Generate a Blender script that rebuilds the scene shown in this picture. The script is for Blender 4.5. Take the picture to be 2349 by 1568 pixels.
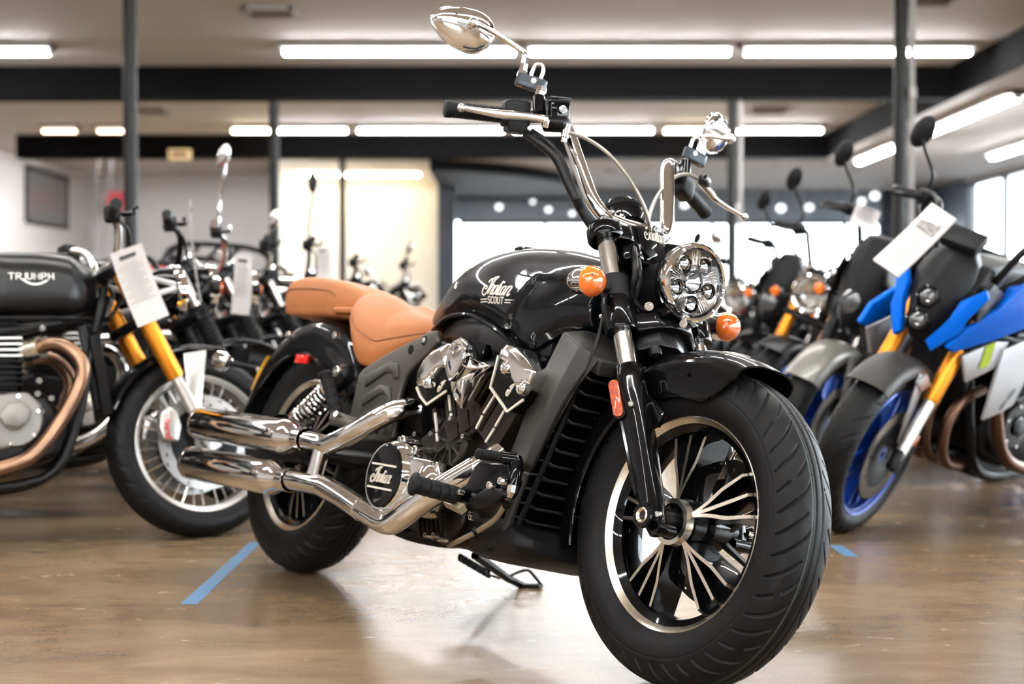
import bpy, bmesh, math, random
import numpy as np
from mathutils import Vector, Matrix
from mathutils.bvhtree import BVHTree

for o in list(bpy.data.objects):
    bpy.data.objects.remove(o, do_unlink=True)
scene = bpy.context.scene
C = scene.collection
R = math.radians
random.seed(4)

# ------------------------------------------------------------------ camera
cam_data = bpy.data.cameras.new('camera')
cam_data.sensor_width = 36.0
cam_data.lens = 3356.6 / 2349 * 36.0
cam_data.clip_end = 300
cam_data.dof.use_dof = True
cam_data.dof.focus_distance = 2.98
cam_data.dof.aperture_fstop = 2.8
cam_data.dof.aperture_blades = 0
cam = bpy.data.objects.new('camera', cam_data)
cam.location = (0, 0, 0.7498)
cam.rotation_euler = (R(90 - 1.434), 0, 0)
C.objects.link(cam)
scene.camera = cam

# ------------------------------------------------------------------ world and exposure
world = bpy.data.worlds.new('daylight')
scene.world = world
world.use_nodes = True
wn = world.node_tree.nodes
wl = world.node_tree.links
wn.clear()
wo = wn.new('ShaderNodeOutputWorld')
wb = wn.new('ShaderNodeBackground')
wb.inputs['Color'].default_value = (0.86, 0.94, 1.0, 1)
wb.inputs['Strength'].default_value = 14.0
wl.new(wb.outputs[0], wo.inputs[0])

vs = scene.view_settings
vs.view_transform = 'Standard'
vs.look = 'None'
vs.exposure = 0.65
vs.gamma = 1.0
vs.use_curve_mapping = False
scene.cycles.max_bounces = 8
scene.cycles.diffuse_bounces = 3
scene.cycles.glossy_bounces = 4
scene.cycles.transmission_bounces = 6
scene.cycles.transparent_max_bounces = 8
scene.cycles.caustics_reflective = False
scene.cycles.caustics_refractive = False
scene.cycles.sample_clamp_indirect = 6.0
scene.cycles.use_denoising = True

TUBE_POWER = 62.0      # emission of the fluorescent tubes

# ------------------------------------------------------------------ materials
def mat(name, color, rough=0.5, metal=0.0, coat=0.0, spec=0.5, emit=None, estr=0.0, noise=None, bump=None,
        trans=0.0, ior=1.45, alpha=1.0, coat_rough=0.03, aniso=0.0):
    """noise = (scale, second colour, amount); bump = (scale, strength)."""
    m = bpy.data.materials.new(name)
    m.use_nodes = True
    n, l = m.node_tree.nodes, m.node_tree.links
    b = n['Principled BSDF']
    b.inputs['Base Color'].default_value = (*color, 1)
    b.inputs['Roughness'].default_value = rough
    b.inputs['Metallic'].default_value = metal
    b.inputs['Coat Weight'].default_value = coat
    b.inputs['Coat Roughness'].default_value = coat_rough
    b.inputs['Specular IOR Level'].default_value = spec
    b.inputs['IOR'].default_value = ior
    b.inputs['Transmission Weight'].default_value = trans
    b.inputs['Alpha'].default_value = alpha
    if emit:
        b.inputs['Emission Color'].default_value = (*emit, 1)
        b.inputs['Emission Strength'].default_value = estr
    if noise or bump:
        tc = n.new('ShaderNodeTexCoord')
    if noise:
        t = n.new('ShaderNodeTexNoise')
        t.inputs['Scale'].default_value = noise[0]
        t.inputs['Detail'].default_value = 6
        mx = n.new('ShaderNodeMix')
        mx.data_type = 'RGBA'
        mp = n.new('ShaderNodeMapRange')
        mp.inputs['From Min'].default_value = 0.35
        mp.inputs['From Max'].default_value = 0.68
        mp.inputs['To Max'].default_value = noise[2]
        l.new(tc.outputs['Object'], t.inputs['Vector'])
        l.new(t.outputs['Fac'], mp.inputs['Value'])
        l.new(mp.outputs[0], mx.inputs[0])
        mx.inputs[6].default_value = (*color, 1)
        mx.inputs[7].default_value = (*noise[1], 1)
        l.new(mx.outputs[2], b.inputs['Base Color'])
    if bump:
        t2 = n.new('ShaderNodeTexNoise')
        t2.inputs['Scale'].default_value = bump[0]
        t2.inputs['Detail'].default_value = 3
        bp = n.new('ShaderNodeBump')
        bp.inputs['Strength'].default_value = bump[1]
        bp.inputs['Distance'].default_value = 0.002
        l.new(tc.outputs['Object'], t2.inputs['Vector'])
        l.new(t2.outputs['Fac'], bp.inputs['Height'])
        l.new(bp.outputs[0], b.inputs['Normal'])
    return m


MT = {}
MT['gloss_black'] = mat('gloss_black_paint', (0.0015, 0.0016, 0.002), 0.3, 0, 0.42, 0.04)
MT['tank_black'] = mat('tank_black_paint', (0.0014, 0.0022, 0.0036), 0.3, 0, 0.55, 0.05, coat_rough=0.01)
MT['chrome'] = mat('chrome', (0.86, 0.85, 0.83), 0.045, 1.0)
MT['chrome_soft'] = mat('soft_chrome', (0.80, 0.79, 0.76), 0.13, 1.0)
MT['machined'] = mat('machined_aluminium', (0.78, 0.71, 0.60), 0.27, 1.0, noise=(60, (0.6, 0.55, 0.46), 0.5))
MT['silver'] = mat('silver_paint', (0.62, 0.61, 0.58), 0.35, 0.85)
MT['emblem'] = mat('pale_gold_emblem', (0.93, 0.88, 0.76), 0.35, 0.35)
MT['matte_black'] = mat('matte_black_plastic', (0.0055, 0.0055, 0.0062), 0.5, 0, 0, 0.2, bump=(900, 0.15))
MT['satin_black'] = mat('satin_black_metal', (0.0038, 0.0038, 0.0043), 0.34, 0, 0, 0.2)
MT['rubber'] = mat('tyre_rubber', (0.0055, 0.0056, 0.006), 0.48, 0, 0, 0.16, noise=(14, (0.008, 0.008, 0.008), 0.6), bump=(500, 0.12))
MT['grip_rubber'] = mat('grip_rubber', (0.005, 0.005, 0.0055), 0.6, 0, 0, 0.2)
MT['cast_grey'] = mat('cast_grey_metal', (0.060, 0.056, 0.048), 0.42, 0.55, bump=(700, 0.1))
MT['shroud_grey'] = mat('graphite_grey_plastic', (0.032, 0.030, 0.028), 0.42, 0.3, 0, 0.35, bump=(1200, 0.25))
MT['bronze_black'] = mat('bronze_black_engine_paint', (0.016, 0.012, 0.0085), 0.42, 0.25, spec=0.2)
MT['engine_black'] = mat('engine_black_paint', (0.0035, 0.003, 0.0028), 0.45, 0.0, spec=0.12)
MT['leather'] = mat('tan_leather', (0.40, 0.142, 0.044), 0.48, 0, 0, 0.4, noise=(18, (0.34, 0.115, 0.035), 0.6), bump=(420, 0.3))
MT['leather_dark'] = mat('tan_leather_seam', (0.23, 0.075, 0.022), 0.55)
MT['amber'] = mat('amber_lens', (0.92, 0.17, 0.015), 0.12, 0, 0.8, 0.5, noise=(70, (0.98, 0.28, 0.05), 0.5), bump=(160, 0.35))
MT['reflex_amber'] = mat('amber_reflector', (0.50, 0.065, 0.008), 0.2, 0.1, 0.5, noise=(110, (0.16, 0.018, 0.006), 0.9), bump=(260, 1.0))
MT['red'] = mat('red_reflector', (0.75, 0.01, 0.008), 0.2, 0, 0.6, noise=(120, (0.35, 0.0, 0.0), 0.5))
MT['lens_glass'] = mat('clear_lens', (1, 1, 1), 0.0, 0, 0, 0.5, trans=1.0, ior=1.12)
MT['led_dark'] = mat('dark_projector_glass', (0.05, 0.055, 0.06), 0.03, 0, 1.0, 0.8)
MT['led_clear'] = mat('clear_projector_glass', (0.55, 0.57, 0.60), 0.04, 0.75, 1.0, 0.8)
MT['louvre'] = mat('daylit_grey_louvre', (0.15, 0.16, 0.18), 0.32, 0.85)  # grey lifted to stand in for daylight caught by the louvre lips
MT['fin_black'] = mat('radiator_black', (0.0012, 0.0012, 0.0014), 0.9, spec=0.02)
MT['lamp_bowl'] = mat('bright_reflector', (0.92, 0.93, 0.95), 0.16, 0.9)
MT['hose_beige'] = mat('beige_hose', (0.30, 0.25, 0.17), 0.4, 0.2)
MT['cable_black'] = mat('black_cable', (0.005, 0.005, 0.005), 0.35, spec=0.25)
MT['cable_steel'] = mat('braided_hose', (0.30, 0.28, 0.24), 0.35, 0.7)
MT['lock_grey'] = mat('anodised_grey_block', (0.020, 0.025, 0.034), 0.4, 0.4)
MT['disc'] = mat('brake_disc_steel', (0.20, 0.17, 0.145), 0.3, 1.0)
MT['disc_pale'] = mat('pale_disc_steel', (0.34, 0.33, 0.32), 0.35, 0.8)
MT['mirror_glass'] = mat('mirror_glass', (0.9, 0.92, 0.95), 0.02, 1.0)
MT['paper'] = mat('tag_paper', (0.74, 0.72, 0.71), 0.6)
MT['print_grey'] = mat('printed_grey', (0.30, 0.30, 0.30), 0.7)
MT['print_black'] = mat('printed_black', (0.03, 0.03, 0.03), 0.6)
MT['gold'] = mat('gold_anodised', (0.80, 0.295, 0.022), 0.34, 0.7)
MT['copper'] = mat('heat_tinted_steel', (0.30, 0.17, 0.10), 0.32, 1.0, noise=(9, (0.13, 0.085, 0.065), 0.8))
MT['black_satin_paint'] = mat('satin_black_tank', (0.004, 0.004, 0.0045), 0.36, 0, 0.2, 0.25, coat_rough=0.25)
MT['cast_silver'] = mat('cast_silver_cover', (0.20, 0.19, 0.175), 0.45, 0.7)
MT['blue'] = mat('bright_blue_paint', (0.0, 0.15, 0.80), 0.45, 0, 0.05, 0.1)
MT['blue_dark'] = mat('deep_blue_wheel', (0.003, 0.05, 0.32), 0.3, 0.35, 0.3)
MT['silver_paint'] = mat('light_silver_paint', (0.42, 0.43, 0.45), 0.4, 0.5)
MT['lime'] = mat('lime_green_paint', (0.50, 0.72, 0.02), 0.4)
MT['grey_paint'] = mat('warm_grey_paint', (0.20, 0.195, 0.175), 0.38, 0.3, 0.3)
MT['white_paint'] = mat('white_paint', (0.72, 0.73, 0.74), 0.35, 0, 0.4)
MT['red_paint'] = mat('red_paint', (0.50, 0.015, 0.02), 0.35, 0, 0.5)
MT['brown_exhaust'] = mat('brown_header_pipe', (0.10, 0.05, 0.03), 0.35, 0.8)


# ------------------------------------------------------------------ mesh building
def V(*a):
    return Vector(a[0] if len(a) == 1 else a)


def spl(pts, n=6):
    """Catmull-Rom through the points, n steps per span (works on tuples of any length)."""
    P = [np.array(p, float) for p in pts]
    P = [2 * P[0] - P[1]] + P + [2 * P[-1] - P[-2]]
    out = []
    for i in range(1, len(P) - 2):
        a, b, c, d = P[i - 1], P[i], P[i + 1], P[i + 2]
        for k in range(n):
            t = k / n
            out.append(0.5 * ((2 * b) + (c - a) * t + (2 * a - 5 * b + 4 * c - d) * t * t + (3 * b - a - 3 * c + d) * t ** 3))
    out.append(P[-2])
    return [tuple(p) for p in out]


def interp(x, xs, ys):
    return float(np.interp(x, xs, ys))


def smooth_table(xs, ys):
    """smooth interpolator through a table (monotone x)"""
    s = spl(list(zip(xs, ys)), 8)
    sx = [p[0] for p in s]
    sy = [p[1] for p in s]
    return lambda x: float(np.interp(x, sx, sy))


def frame_of(axis):
    a = V(axis).normalized()
    u = a.cross(V(0, 0, 1))
    if u.length < 1e-4:
        u = a.cross(V(1, 0, 0))
    u.normalize()
    return u, a.cross(u).normalized(), a


class MB:
    def __init__(self):
        self.v, self.f, self.m, self.cur = [], [], [], 0

    def add(self, vs, fs):
        o = len(self.v)
        self.v += [tuple(p) for p in vs]
        for f in fs:
            self.f.append(tuple(i + o for i in f))
            self.m.append(self.cur)
        return self

    def rings(self, rings, closed=True, loop=False, cap=True):
        n = len(rings[0])
        vs = [p for r in rings for p in r]
        fs = []
        k = len(rings)
        for i in range(k if loop else k - 1):
            j = (i + 1) % k
            for a in range(n if closed else n - 1):
                b = (a + 1) % n
                fs.append((i * n + a, i * n + b, j * n + b, j * n + a))
        if cap and not loop and closed:
            fs.append(tuple(range(n - 1, -1, -1)))
            fs.append(tuple((k - 1) * n + a for a in range(n)))
        return self.add(vs, fs)

    def tube(self, pts, r, n=14, cap=True, loop=False, ov=1.0):
        """swept circle; r number or list; ov flattens the section along its second axis"""
        P = [V(p) for p in pts]
        k = len(P)
        rr = r if isinstance(r, (list, tuple)) else [r] * k
        if len(rr) != k:
            rr = list(np.interp(np.linspace(0, 1, k), np.linspace(0, 1, len(rr)), rr))
        T = []
        for i in range(k):
            a = P[(i - 1) % k] if (loop or i > 0) else P[i]
            b = P[(i + 1) % k] if (loop or i < k - 1) else P[i]
            T.append((b - a).normalized())
        u, w, _ = frame_of(T[0])
        rings = []
        for i in range(k):
            if i:
                q = T[i - 1].rotation_difference(T[i])
                u = q @ u
            u = (u - T[i] * u.dot(T[i])).normalized()
            w = T[i].cross(u)
            rings.append([P[i] + (u * math.cos(2 * math.pi * a / n) + w * ov * math.sin(2 * math.pi * a / n)) * rr[i] for a in range(n)])
        return self.rings(rings, True, loop, cap)

    def lathe(self, prof, c, axis=(0, 1, 0), n=48, cap=False, arc=None):
        """prof: list of (r, h) along axis from c"""
        u, w, a = frame_of(axis)
        c = V(c)
        ring = []
        if arc:
            angs = [arc[0] + (arc[1] - arc[0]) * i / n for i in range(n + 1)]
        else:
            angs = [2 * math.pi * i / n for i in range(n)]
        for r, h in prof:
            ring.append([c + a * h + (u * math.cos(t) + w * math.sin(t)) * r for t in angs])
        return self.rings(ring, not arc, False, cap)

    def box(self, c, s, rot=None):
        hx, hy, hz = s[0] / 2, s[1] / 2, s[2] / 2
        vs = [V(x, y, z) for x in (-hx, hx) for y in (-hy, hy) for z in (-hz, hz)]
        if rot is not None:
            M = rot if isinstance(rot, Matrix) else Matrix.Rotation(rot, 3, 'Y')
            vs = [M @ p for p in vs]
        c = V(c)
        return self.add([p + c for p in vs], [(0, 1, 3, 2), (4, 6, 7, 5), (0, 4, 5, 1), (2, 3, 7, 6), (0, 2, 6, 4), (1, 5, 7, 3)])

    def prism(self, poly, d):
        """extrude a planar polygon of 3D points by vector d"""
        n = len(poly)
        d = V(d)
        a = [V(p) for p in poly]
        return self.add(a + [p + d for p in a],
                        [tuple(range(n - 1, -1, -1)), tuple(range(n, 2 * n))] + [(i, (i + 1) % n, n + (i + 1) % n, n + i) for i in range(n)])

    def ball(self, c, r, n=20, m=12, rot=None, half=False):
        c = V(c)
        rx, ry, rz = r if isinstance(r, (tuple, list)) else (r, r, r)
        rings = []
        for i in range(m + 1):
            t = -math.pi / 2 + math.pi * i / m
            if half:
                t = math.pi / 2 * i / m
            ring = []
            for j in range(n):
                p = V(rx * math.cos(t) * math.cos(2 * math.pi * j / n), ry * math.cos(t) * math.sin(2 * math.pi * j / n), rz * math.sin(t))
                if rot is not None:
                    p = rot @ p
                ring.append(c + p)
            rings.append(ring)
        return self.rings(rings, True, False, True)

    def mesh(self, name, bevel=0.0, seg=2, smooth=35, weld=True, bevel_angle=28):
        me = bpy.data.meshes.new(name)
        me.from_pydata(self.v, [], self.f)
        if any(self.m):
            me.polygons.foreach_set('material_index', self.m)
        bm = bmesh.new()
        bm.from_mesh(me)
        if weld:
            bmesh.ops.remove_doubles(bm, verts=bm.verts, dist=1e-5)
        bmesh.ops.recalc_face_normals(bm, faces=bm.faces)
        if bevel:
            es = [e for e in bm.edges if len(e.link_faces) == 2 and e.calc_face_angle(0) > R(bevel_angle)]
            bmesh.ops.bevel(bm, geom=es, offset=bevel, offset_type='OFFSET', segments=seg, profile=0.5, affect='EDGES', clamp_overlap=True)
        bm.to_mesh(me)
        bm.free()
        for p in me.polygons:
            p.use_smooth = True
        if smooth < 180:
            me.set_sharp_from_angle(angle=R(smooth))
        me.update()
        return me

    def build(self, name, material, parent=None, bevel=0.0, seg=2, smooth=35, label=None, weld=True, bevel_angle=28):
        me = self.mesh(name, bevel, seg, smooth, weld, bevel_angle)
        for m in (material if isinstance(material, (list, tuple)) else [material]):
            me.materials.append(MT[m] if isinstance(m, str) else m)
        o = bpy.data.objects.new(name, me)
        C.objects.link(o)
        if parent is not None:
            o.parent = parent
        if label:
            o['label'] = label
        return o


def share(name, me, parent, loc=(0, 0, 0), rot=(0, 0, 0)):
    o = bpy.data.objects.new(name, me)
    C.objects.link(o)
    o.parent = parent
    o.location = loc
    o.rotation_euler = rot
    return o


def empty(name, loc=(0, 0, 0), rot=(0, 0, 0)):
    o = bpy.data.objects.new(name, None)
    o.empty_display_size = 0.1
    C.objects.link(o)
    o.location = loc
    o.rotation_euler = rot
    return o


def tag(o, label=None, cat=None, group=None, kind=None):
    if label:
        o['label'] = label
    if cat:
        o['category'] = cat
    if group:
        o['group'] = group
    if kind:
        o['kind'] = kind
    return o


def copy_tree(o, parent=None):
    c = o.copy()
    C.objects.link(c)
    c.parent = parent
    for ch in list(o.children):
        copy_tree(ch, c)
    return c


def bolt(parent, c, axis, r=0.008, h=0.006, material='chrome_soft', name='bolt'):
    m = MB()
    m.lathe([(0, h * 0.35), (r * 0.45, h * 0.35), (r * 0.5, h), (r * 0.9, h), (r, h * 0.7), (r, -h)], c, axis, 14)
    return m.build(name, material, parent)


# ---------------------------------------------------- lettering drawn as ribbons
GLYPH = {   # strokes in a 0..1 by 0..1.4 box
    'S': [[(.95, 1.2), (.7, 1.4), (.25, 1.35), (.1, 1.1), (.25, .85), (.7, .65), (.9, .35), (.75, .05), (.3, 0), (.05, .2)]],
    'C': [[(.95, 1.15), (.7, 1.4), (.3, 1.35), (.08, 1.0), (.08, .4), (.3, .04), (.7, 0), (.95, .25)]],
    'O': [[(.5, 1.4), (.15, 1.2), (.08, .7), (.15, .2), (.5, 0), (.85, .2), (.92, .7), (.85, 1.2), (.5, 1.4)]],
    'U': [[(.08, 1.4), (.08, .4), (.25, .06), (.5, 0), (.75, .06), (.92, .4), (.92, 1.4)]],
    'T': [[(0, 1.4), (1, 1.4)], [(.5, 1.4), (.5, 0)]],
    'R': [[(.1, 0), (.1, 1.4), (.7, 1.4), (.92, 1.2), (.92, .9), (.7, .7), (.1, .7)], [(.5, .7), (.95, 0)]],
    'I': [[(.5, 0), (.5, 1.4)]],
    'M': [[(.05, 0), (.05, 1.4), (.5, .4), (.95, 1.4), (.95, 0)]],
    'P': [[(.1, 0), (.1, 1.4), (.7, 1.4), (.92, 1.2), (.92, .85), (.7, .65), (.1, .65)]],
    'H': [[(.1, 0), (.1, 1.4)], [(.9, 0), (.9, 1.4)], [(.1, .7), (.9, .7)]],
    'b': [[(.1, 1.4), (.1, 0), (.65, 0), (.9, .25), (.9, .6), (.65, .85), (.1, .85)]],
    'r': [[(.15, 0), (.15, .85)], [(.15, .6), (.5, .85), (.85, .8)]],
    'e': [[(.1, .45), (.9, .45), (.85, .75), (.5, .88), (.15, .7), (.1, .3), (.4, 0), (.85, .1)]],
    'm': [[(.05, 0), (.05, .85)], [(.05, .7), (.3, .85), (.5, .7), (.5, 0)], [(.5, .7), (.75, .85), (.95, .7), (.95, 0)]],
    'o': [[(.5, .88), (.15, .7), (.1, .4), (.25, .05), (.5, 0), (.75, .05), (.9, .4), (.85, .7), (.5, .88)]],
    'G': [[(.95, 1.15), (.7, 1.4), (.3, 1.35), (.08, 1.0), (.08, .4), (.3, .04), (.7, 0), (.92, .25), (.92, .65), (.55, .65)]],
    'X': [[(.05, 0), (.95, 1.4)], [(.05, 1.4), (.95, 0)]],
    '-': [[(.15, .7), (.85, .7)]],
    '1': [[(.25, 1.1), (.55, 1.4), (.55, 0)]],
    '0': [[(.5, 1.4), (.15, 1.2), (.08, .7), (.15, .2), (.5, 0), (.85, .2), (.92, .7), (.85, 1.2), (.5, 1.4)]],
    'K': [[(.1, 0), (.1, 1.4)], [(.95, 1.4), (.1, .55)], [(.4, .8), (.95, 0)]],
    'A': [[(.02, 0), (.5, 1.4), (.98, 0)], [(.2, .5), (.8, .5)]],
    'Y': [[(.02, 1.4), (.5, .7), (.98, 1.4)], [(.5, .7), (.5, 0)]],
    'E': [[(.92, 1.4), (.1, 1.4), (.1, 0), (.92, 0)], [(.1, .7), (.8, .7)]],
    'N': [[(.08, 0), (.08, 1.4), (.92, 0), (.92, 1.4)]],
    'D': [[(.1, 0), (.1, 1.4), (.6, 1.4), (.92, 1.05), (.92, .35), (.6, 0), (.1, 0)]],
    'V': [[(.02, 1.4), (.5, 0), (.98, 1.4)]],
    'L': [[(.1, 1.4), (.1, 0), (.92, 0)]],
    '.': [[(.4, .02), (.6, .02)]],
}
# flowing script word; x right, y up, unit = letter height of the small letters
SCRIPT_I = [
    [(-.10, 1.26), (-.02, 1.42), (.16, 1.60), (.42, 1.68), (.66, 1.84), (.98, 1.90), (.80, 1.70), (.66, 1.56)],
    [(.42, 1.68), (.30, 1.46), (.32, 1.24), (.26, .92), (.08, .48), (-.14, .12), (-.40, -.14), (-.64, -.10), (-.76, .18), (-.68, .58), (-.44, .84), (-.22, .80), (-.22, .58), (-.40, .52)],
    [(.66, 1.56), (.60, 1.30), (.44, 1.10), (.26, .92)],
]
SCRIPT_REST = [
    [(.52, 1.02), (.32, .56), (.08, 0)],
    [(.28, .5), (.52, .92), (.72, 1.0), (.80, .88), (.62, .5), (.42, .06), (.52, .0), (.66, .14)],
    [(1.34, .94), (1.08, .92), (.84, .56), (.72, .12), (.84, 0), (1.02, .18), (1.30, .80)],
    [(1.78, 1.46), (1.46, .74), (1.22, .12), (1.32, 0), (1.48, .16)],
    [(1.74, .96), (1.54, .46), (1.44, .10), (1.54, 0), (1.70, .16)],
    [(1.90, 1.30), (1.98, 1.38)],
    [(2.36, .94), (2.10, .92), (1.86, .56), (1.76, .12), (1.88, 0), (2.06, .18), (2.34, .84), (2.18, .40), (2.14, .08), (2.24, .04)],
    [(2.66, .98), (2.48, .52), (2.26, 0)],
    [(2.44, .46), (2.70, .92), (2.92, 1.0), (3.0, .86), (2.82, .46), (2.66, .08), (2.78, 0), (2.96, .18)],
]


def ribbon2d(strokes, w, smoothed=True):
    """strokes -> list of quads-strips ((left pts),(right pts)) in 2D"""
    out = []
    for s in strokes:
        p = spl(s, 4) if smoothed and len(s) > 2 else s
        if len(p) == 2:
            p = [p[0], ((p[0][0] + p[1][0]) / 2, (p[0][1] + p[1][1]) / 2), p[1]]
        A = np.array(p)
        T = np.gradient(A, axis=0)
        T /= np.linalg.norm(T, axis=1)[:, None] + 1e-9
        N = np.stack([-T[:, 1], T[:, 0]], 1)
        A[0] -= T[0] * w * .3
        A[-1] += T[-1] * w * .3
        out.append((A + N * w / 2, A - N * w / 2))
    return out


def letters(strips, place, thick=0.0012):
    """place(a, b, lift) -> 3D point; makes raised ribbons"""
    m = MB()
    for Lp, Rp in strips:
        rings = []
        for a, b in zip(Lp, Rp):
            rings.append([place(a[0], a[1], -thick), place(a[0], a[1], thick), place(b[0], b[1], thick), place(b[0], b[1], -thick)])
        m.rings(rings)
    return m


def word(text, adv=1.3):
    st = []
    x = 0
    for ch in text:
        if ch == ' ':
            x += .7
            continue
        for s in GLYPH[ch]:
            st.append([(x + p[0], p[1]) for p in s])
        x += adv * (.55 if ch == 'I' else .7 if ch in '.1' else 1)
    return st, x

# ------------------------------------------------------------------ the showroom
CEIL, DROP = 3.19, 2.86           # main ceiling, lower ceiling of the side aisle
XL, XB, XR = -8.0, 4.52, 7.6      # left wall, bulkhead, window wall
YB, YF = -10.0, 28.0

MT['wall'] = mat('white_wall_paint', (0.80, 0.80, 0.82), 0.7, noise=(0.6, (0.75, 0.75, 0.77), 0.6))
MT['cream'] = mat('cream_wall_paint', (0.74, 0.70, 0.62), 0.7)
MT['ceiling'] = mat('ceiling_paint', (0.70, 0.69, 0.695), 0.75, noise=(0.9, (0.65, 0.64, 0.645), 0.7))
MT['beam'] = mat('charcoal_beam_paint', (0.0035, 0.0035, 0.0042), 0.8, spec=0.08, noise=(1.5, (0.005, 0.005, 0.006), 0.6))
MT['post'] = mat('grey_steel_post', (0.013, 0.0127, 0.012), 0.5, 0.1, spec=0.3)
MT['navy'] = mat('navy_column_paint', (0.018, 0.025, 0.040), 0.5)
MT['fascia'] = mat('blue_grey_transom', (0.42, 0.50, 0.60), 0.22, trans=0.05, ior=1.3)
MT['window_frame'] = mat('dark_window_frame', (0.03, 0.032, 0.036), 0.4)
MT['vent'] = mat('vent_metal', (0.10, 0.10, 0.105), 0.5)
MT['vent_pale'] = mat('vent_frame_paint', (0.50, 0.49, 0.48), 0.6)
MT['tube'] = mat('lit_tube', (1, 1, 1), 0.4, emit=(1.0, 0.992, 0.975), estr=TUBE_POWER)
MT['tube_warm'] = mat('lit_warm_tube', (1, 1, 1), 0.4, emit=(1.0, 0.82, 0.55), estr=TUBE_POWER * 0.8)
MT['tube_dim'] = mat('dim_tube', (1, .9, .8), 0.4, emit=(1.0, 0.72, 0.5), estr=TUBE_POWER * 0.12)
MT['lamp_spot'] = mat('lit_downlight', (1, 1, 1), 0.4, emit=(0.95, 0.97, 1.0), estr=1.7)
MT['fixture'] = mat('fixture_white', (0.62, 0.61, 0.60), 0.5)
MT['tape'] = mat('blue_floor_tape', (0.10, 0.21, 0.36), 0.45, noise=(30, (0.13, 0.25, 0.40), 0.6))
MT['pane'] = mat('window_glass', (1, 1, 1), 0.0, 0, 0, 0.5, trans=1.0, ior=1.01)
MT['picture'] = mat('grey_interior_pane', (0.20, 0.205, 0.21), 0.25)
MT['asphalt'] = mat('pale_forecourt', (0.55, 0.55, 0.55), 0.9)


def floor_material():
    m = bpy.data.materials.new('polished_concrete')
    m.use_nodes = True
    n, l = m.node_tree.nodes, m.node_tree.links
    b = n['Principled BSDF']
    tc = n.new('ShaderNodeTexCoord')
    mp = n.new('ShaderNodeMapping')
    mp.inputs['Scale'].default_value = (0.8, 2.0, 1)
    l.new(tc.outputs['Object'], mp.inputs['Vector'])

    def noise(scale, detail, vec, dist=0.0, rough=0.6):
        t = n.new('ShaderNodeTexNoise')
        t.inputs['Scale'].default_value = scale
        t.inputs['Detail'].default_value = detail
        t.inputs['Distortion'].default_value = dist
        t.inputs['Roughness'].default_value = rough
        l.new(vec, t.inputs['Vector'])
        return t.outputs['Fac']
    big = noise(1.1, 6, mp.outputs[0], 0.7)
    mid = noise(6.5, 10, mp.outputs[0], 0.6, 0.72)
    fine = noise(160, 3, tc.outputs['Object'])
    r1 = n.new('ShaderNodeValToRGB')
    r1.color_ramp.elements[0].position = 0.30
    r1.color_ramp.elements[0].color = (0.150, 0.100, 0.056, 1)
    r1.color_ramp.elements[1].position = 0.72
    r1.color_ramp.elements[1].color = (0.335, 0.238, 0.148, 1)
    l.new(big, r1.inputs[0])
    r2 = n.new('ShaderNodeValToRGB')
    r2.color_ramp.elements[0].position = 0.33
    r2.color_ramp.elements[0].color = (0.70, 0.67, 0.63, 1)
    r2.color_ramp.elements[1].position = 0.75
    r2.color_ramp.elements[1].color = (1.08, 1.07, 1.05, 1)
    l.new(mid, r2.inputs[0])
    mul = n.new('ShaderNodeMix')
    mul.data_type = 'RGBA'
    mul.blend_type = 'MULTIPLY'
    mul.inputs[0].default_value = 0.75
    l.new(r1.outputs[0], mul.inputs[6])
    l.new(r2.outputs[0], mul.inputs[7])
    r3 = n.new('ShaderNodeMapRange')
    r3.inputs['From Min'].default_value = 0.3
    r3.inputs['From Max'].default_value = 0.7
    r3.inputs['To Min'].default_value = 0.86
    r3.inputs['To Max'].default_value = 1.1
    l.new(fine, r3.inputs['Value'])
    mul2 = n.new('ShaderNodeVectorMath')
    mul2.operation = 'SCALE'
    l.new(mul.outputs[2], mul2.inputs[0])
    l.new(r3.outputs[0], mul2.inputs['Scale'])
    l.new(mul2.outputs[0], b.inputs['Base Color'])
    rr = n.new('ShaderNodeMapRange')
    rr.inputs['From Min'].default_value = 0.3
    rr.inputs['From Max'].default_value = 0.7
    rr.inputs['To Min'].default_value = 0.23
    rr.inputs['To Max'].default_value = 0.28
    l.new(mid, rr.inputs['Value'])
    l.new(rr.outputs[0], b.inputs['Roughness'])
    b.inputs['Specular IOR Level'].default_value = 0.5
    return m


MT['floor'] = floor_material()


def struct(name, boxes, material, bevel=0.0, parent=None, label=None):
    """boxes: list of (x0, x1, y0, y1, z0, z1)"""
    m = MB()
    for x0, x1, y0, y1, z0, z1 in boxes:
        m.box(((x0 + x1) / 2, (y0 + y1) / 2, (z0 + z1) / 2), (x1 - x0, y1 - y0, z1 - z0))
    o = m.build(name, material, parent, bevel, weld=False)
    if parent is None:
        o['kind'] = 'structure'
    if label:
        o['label'] = label
    return o


struct('floor', [(XL - .2, XR + .2, YB - .2, YF + .2, -.12, 0)], 'floor')
struct('ceiling', [(XL - .2, XB, YB - .2, YF + .2, CEIL, CEIL + .15), (XB, XR + .2, YB - .2, 27.2, DROP, DROP + .15),
                   (-1.2, XB, 21.3, 27.2, DROP, DROP + .15)], 'ceiling')
struct('trim_1', [(XL, XB, 15.0, 15.25, DROP, CEIL)], 'beam', label='charcoal cross beam nearest the camera')
struct('trim_2', [(-7.1, XB, 21.0, 21.3, DROP, CEIL)], 'beam', label='charcoal cross beam further back')
struct('trim_3', [(XB - .04, XB, YB, 21.3, DROP, CEIL)], 'beam', label='charcoal bulkhead face along the side aisle')
m = MB()
pr = [(-1.2, 21.32)] + [(-1.2 + 2.6 * math.sin(R(a)), 27.1 - 5.78 * math.cos(R(a))) for a in range(0, 91, 6)] + [(-1.2, 27.1)]
m.prism([(x, y, DROP - .16) for x, y in pr], (0, 0, .16))
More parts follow.
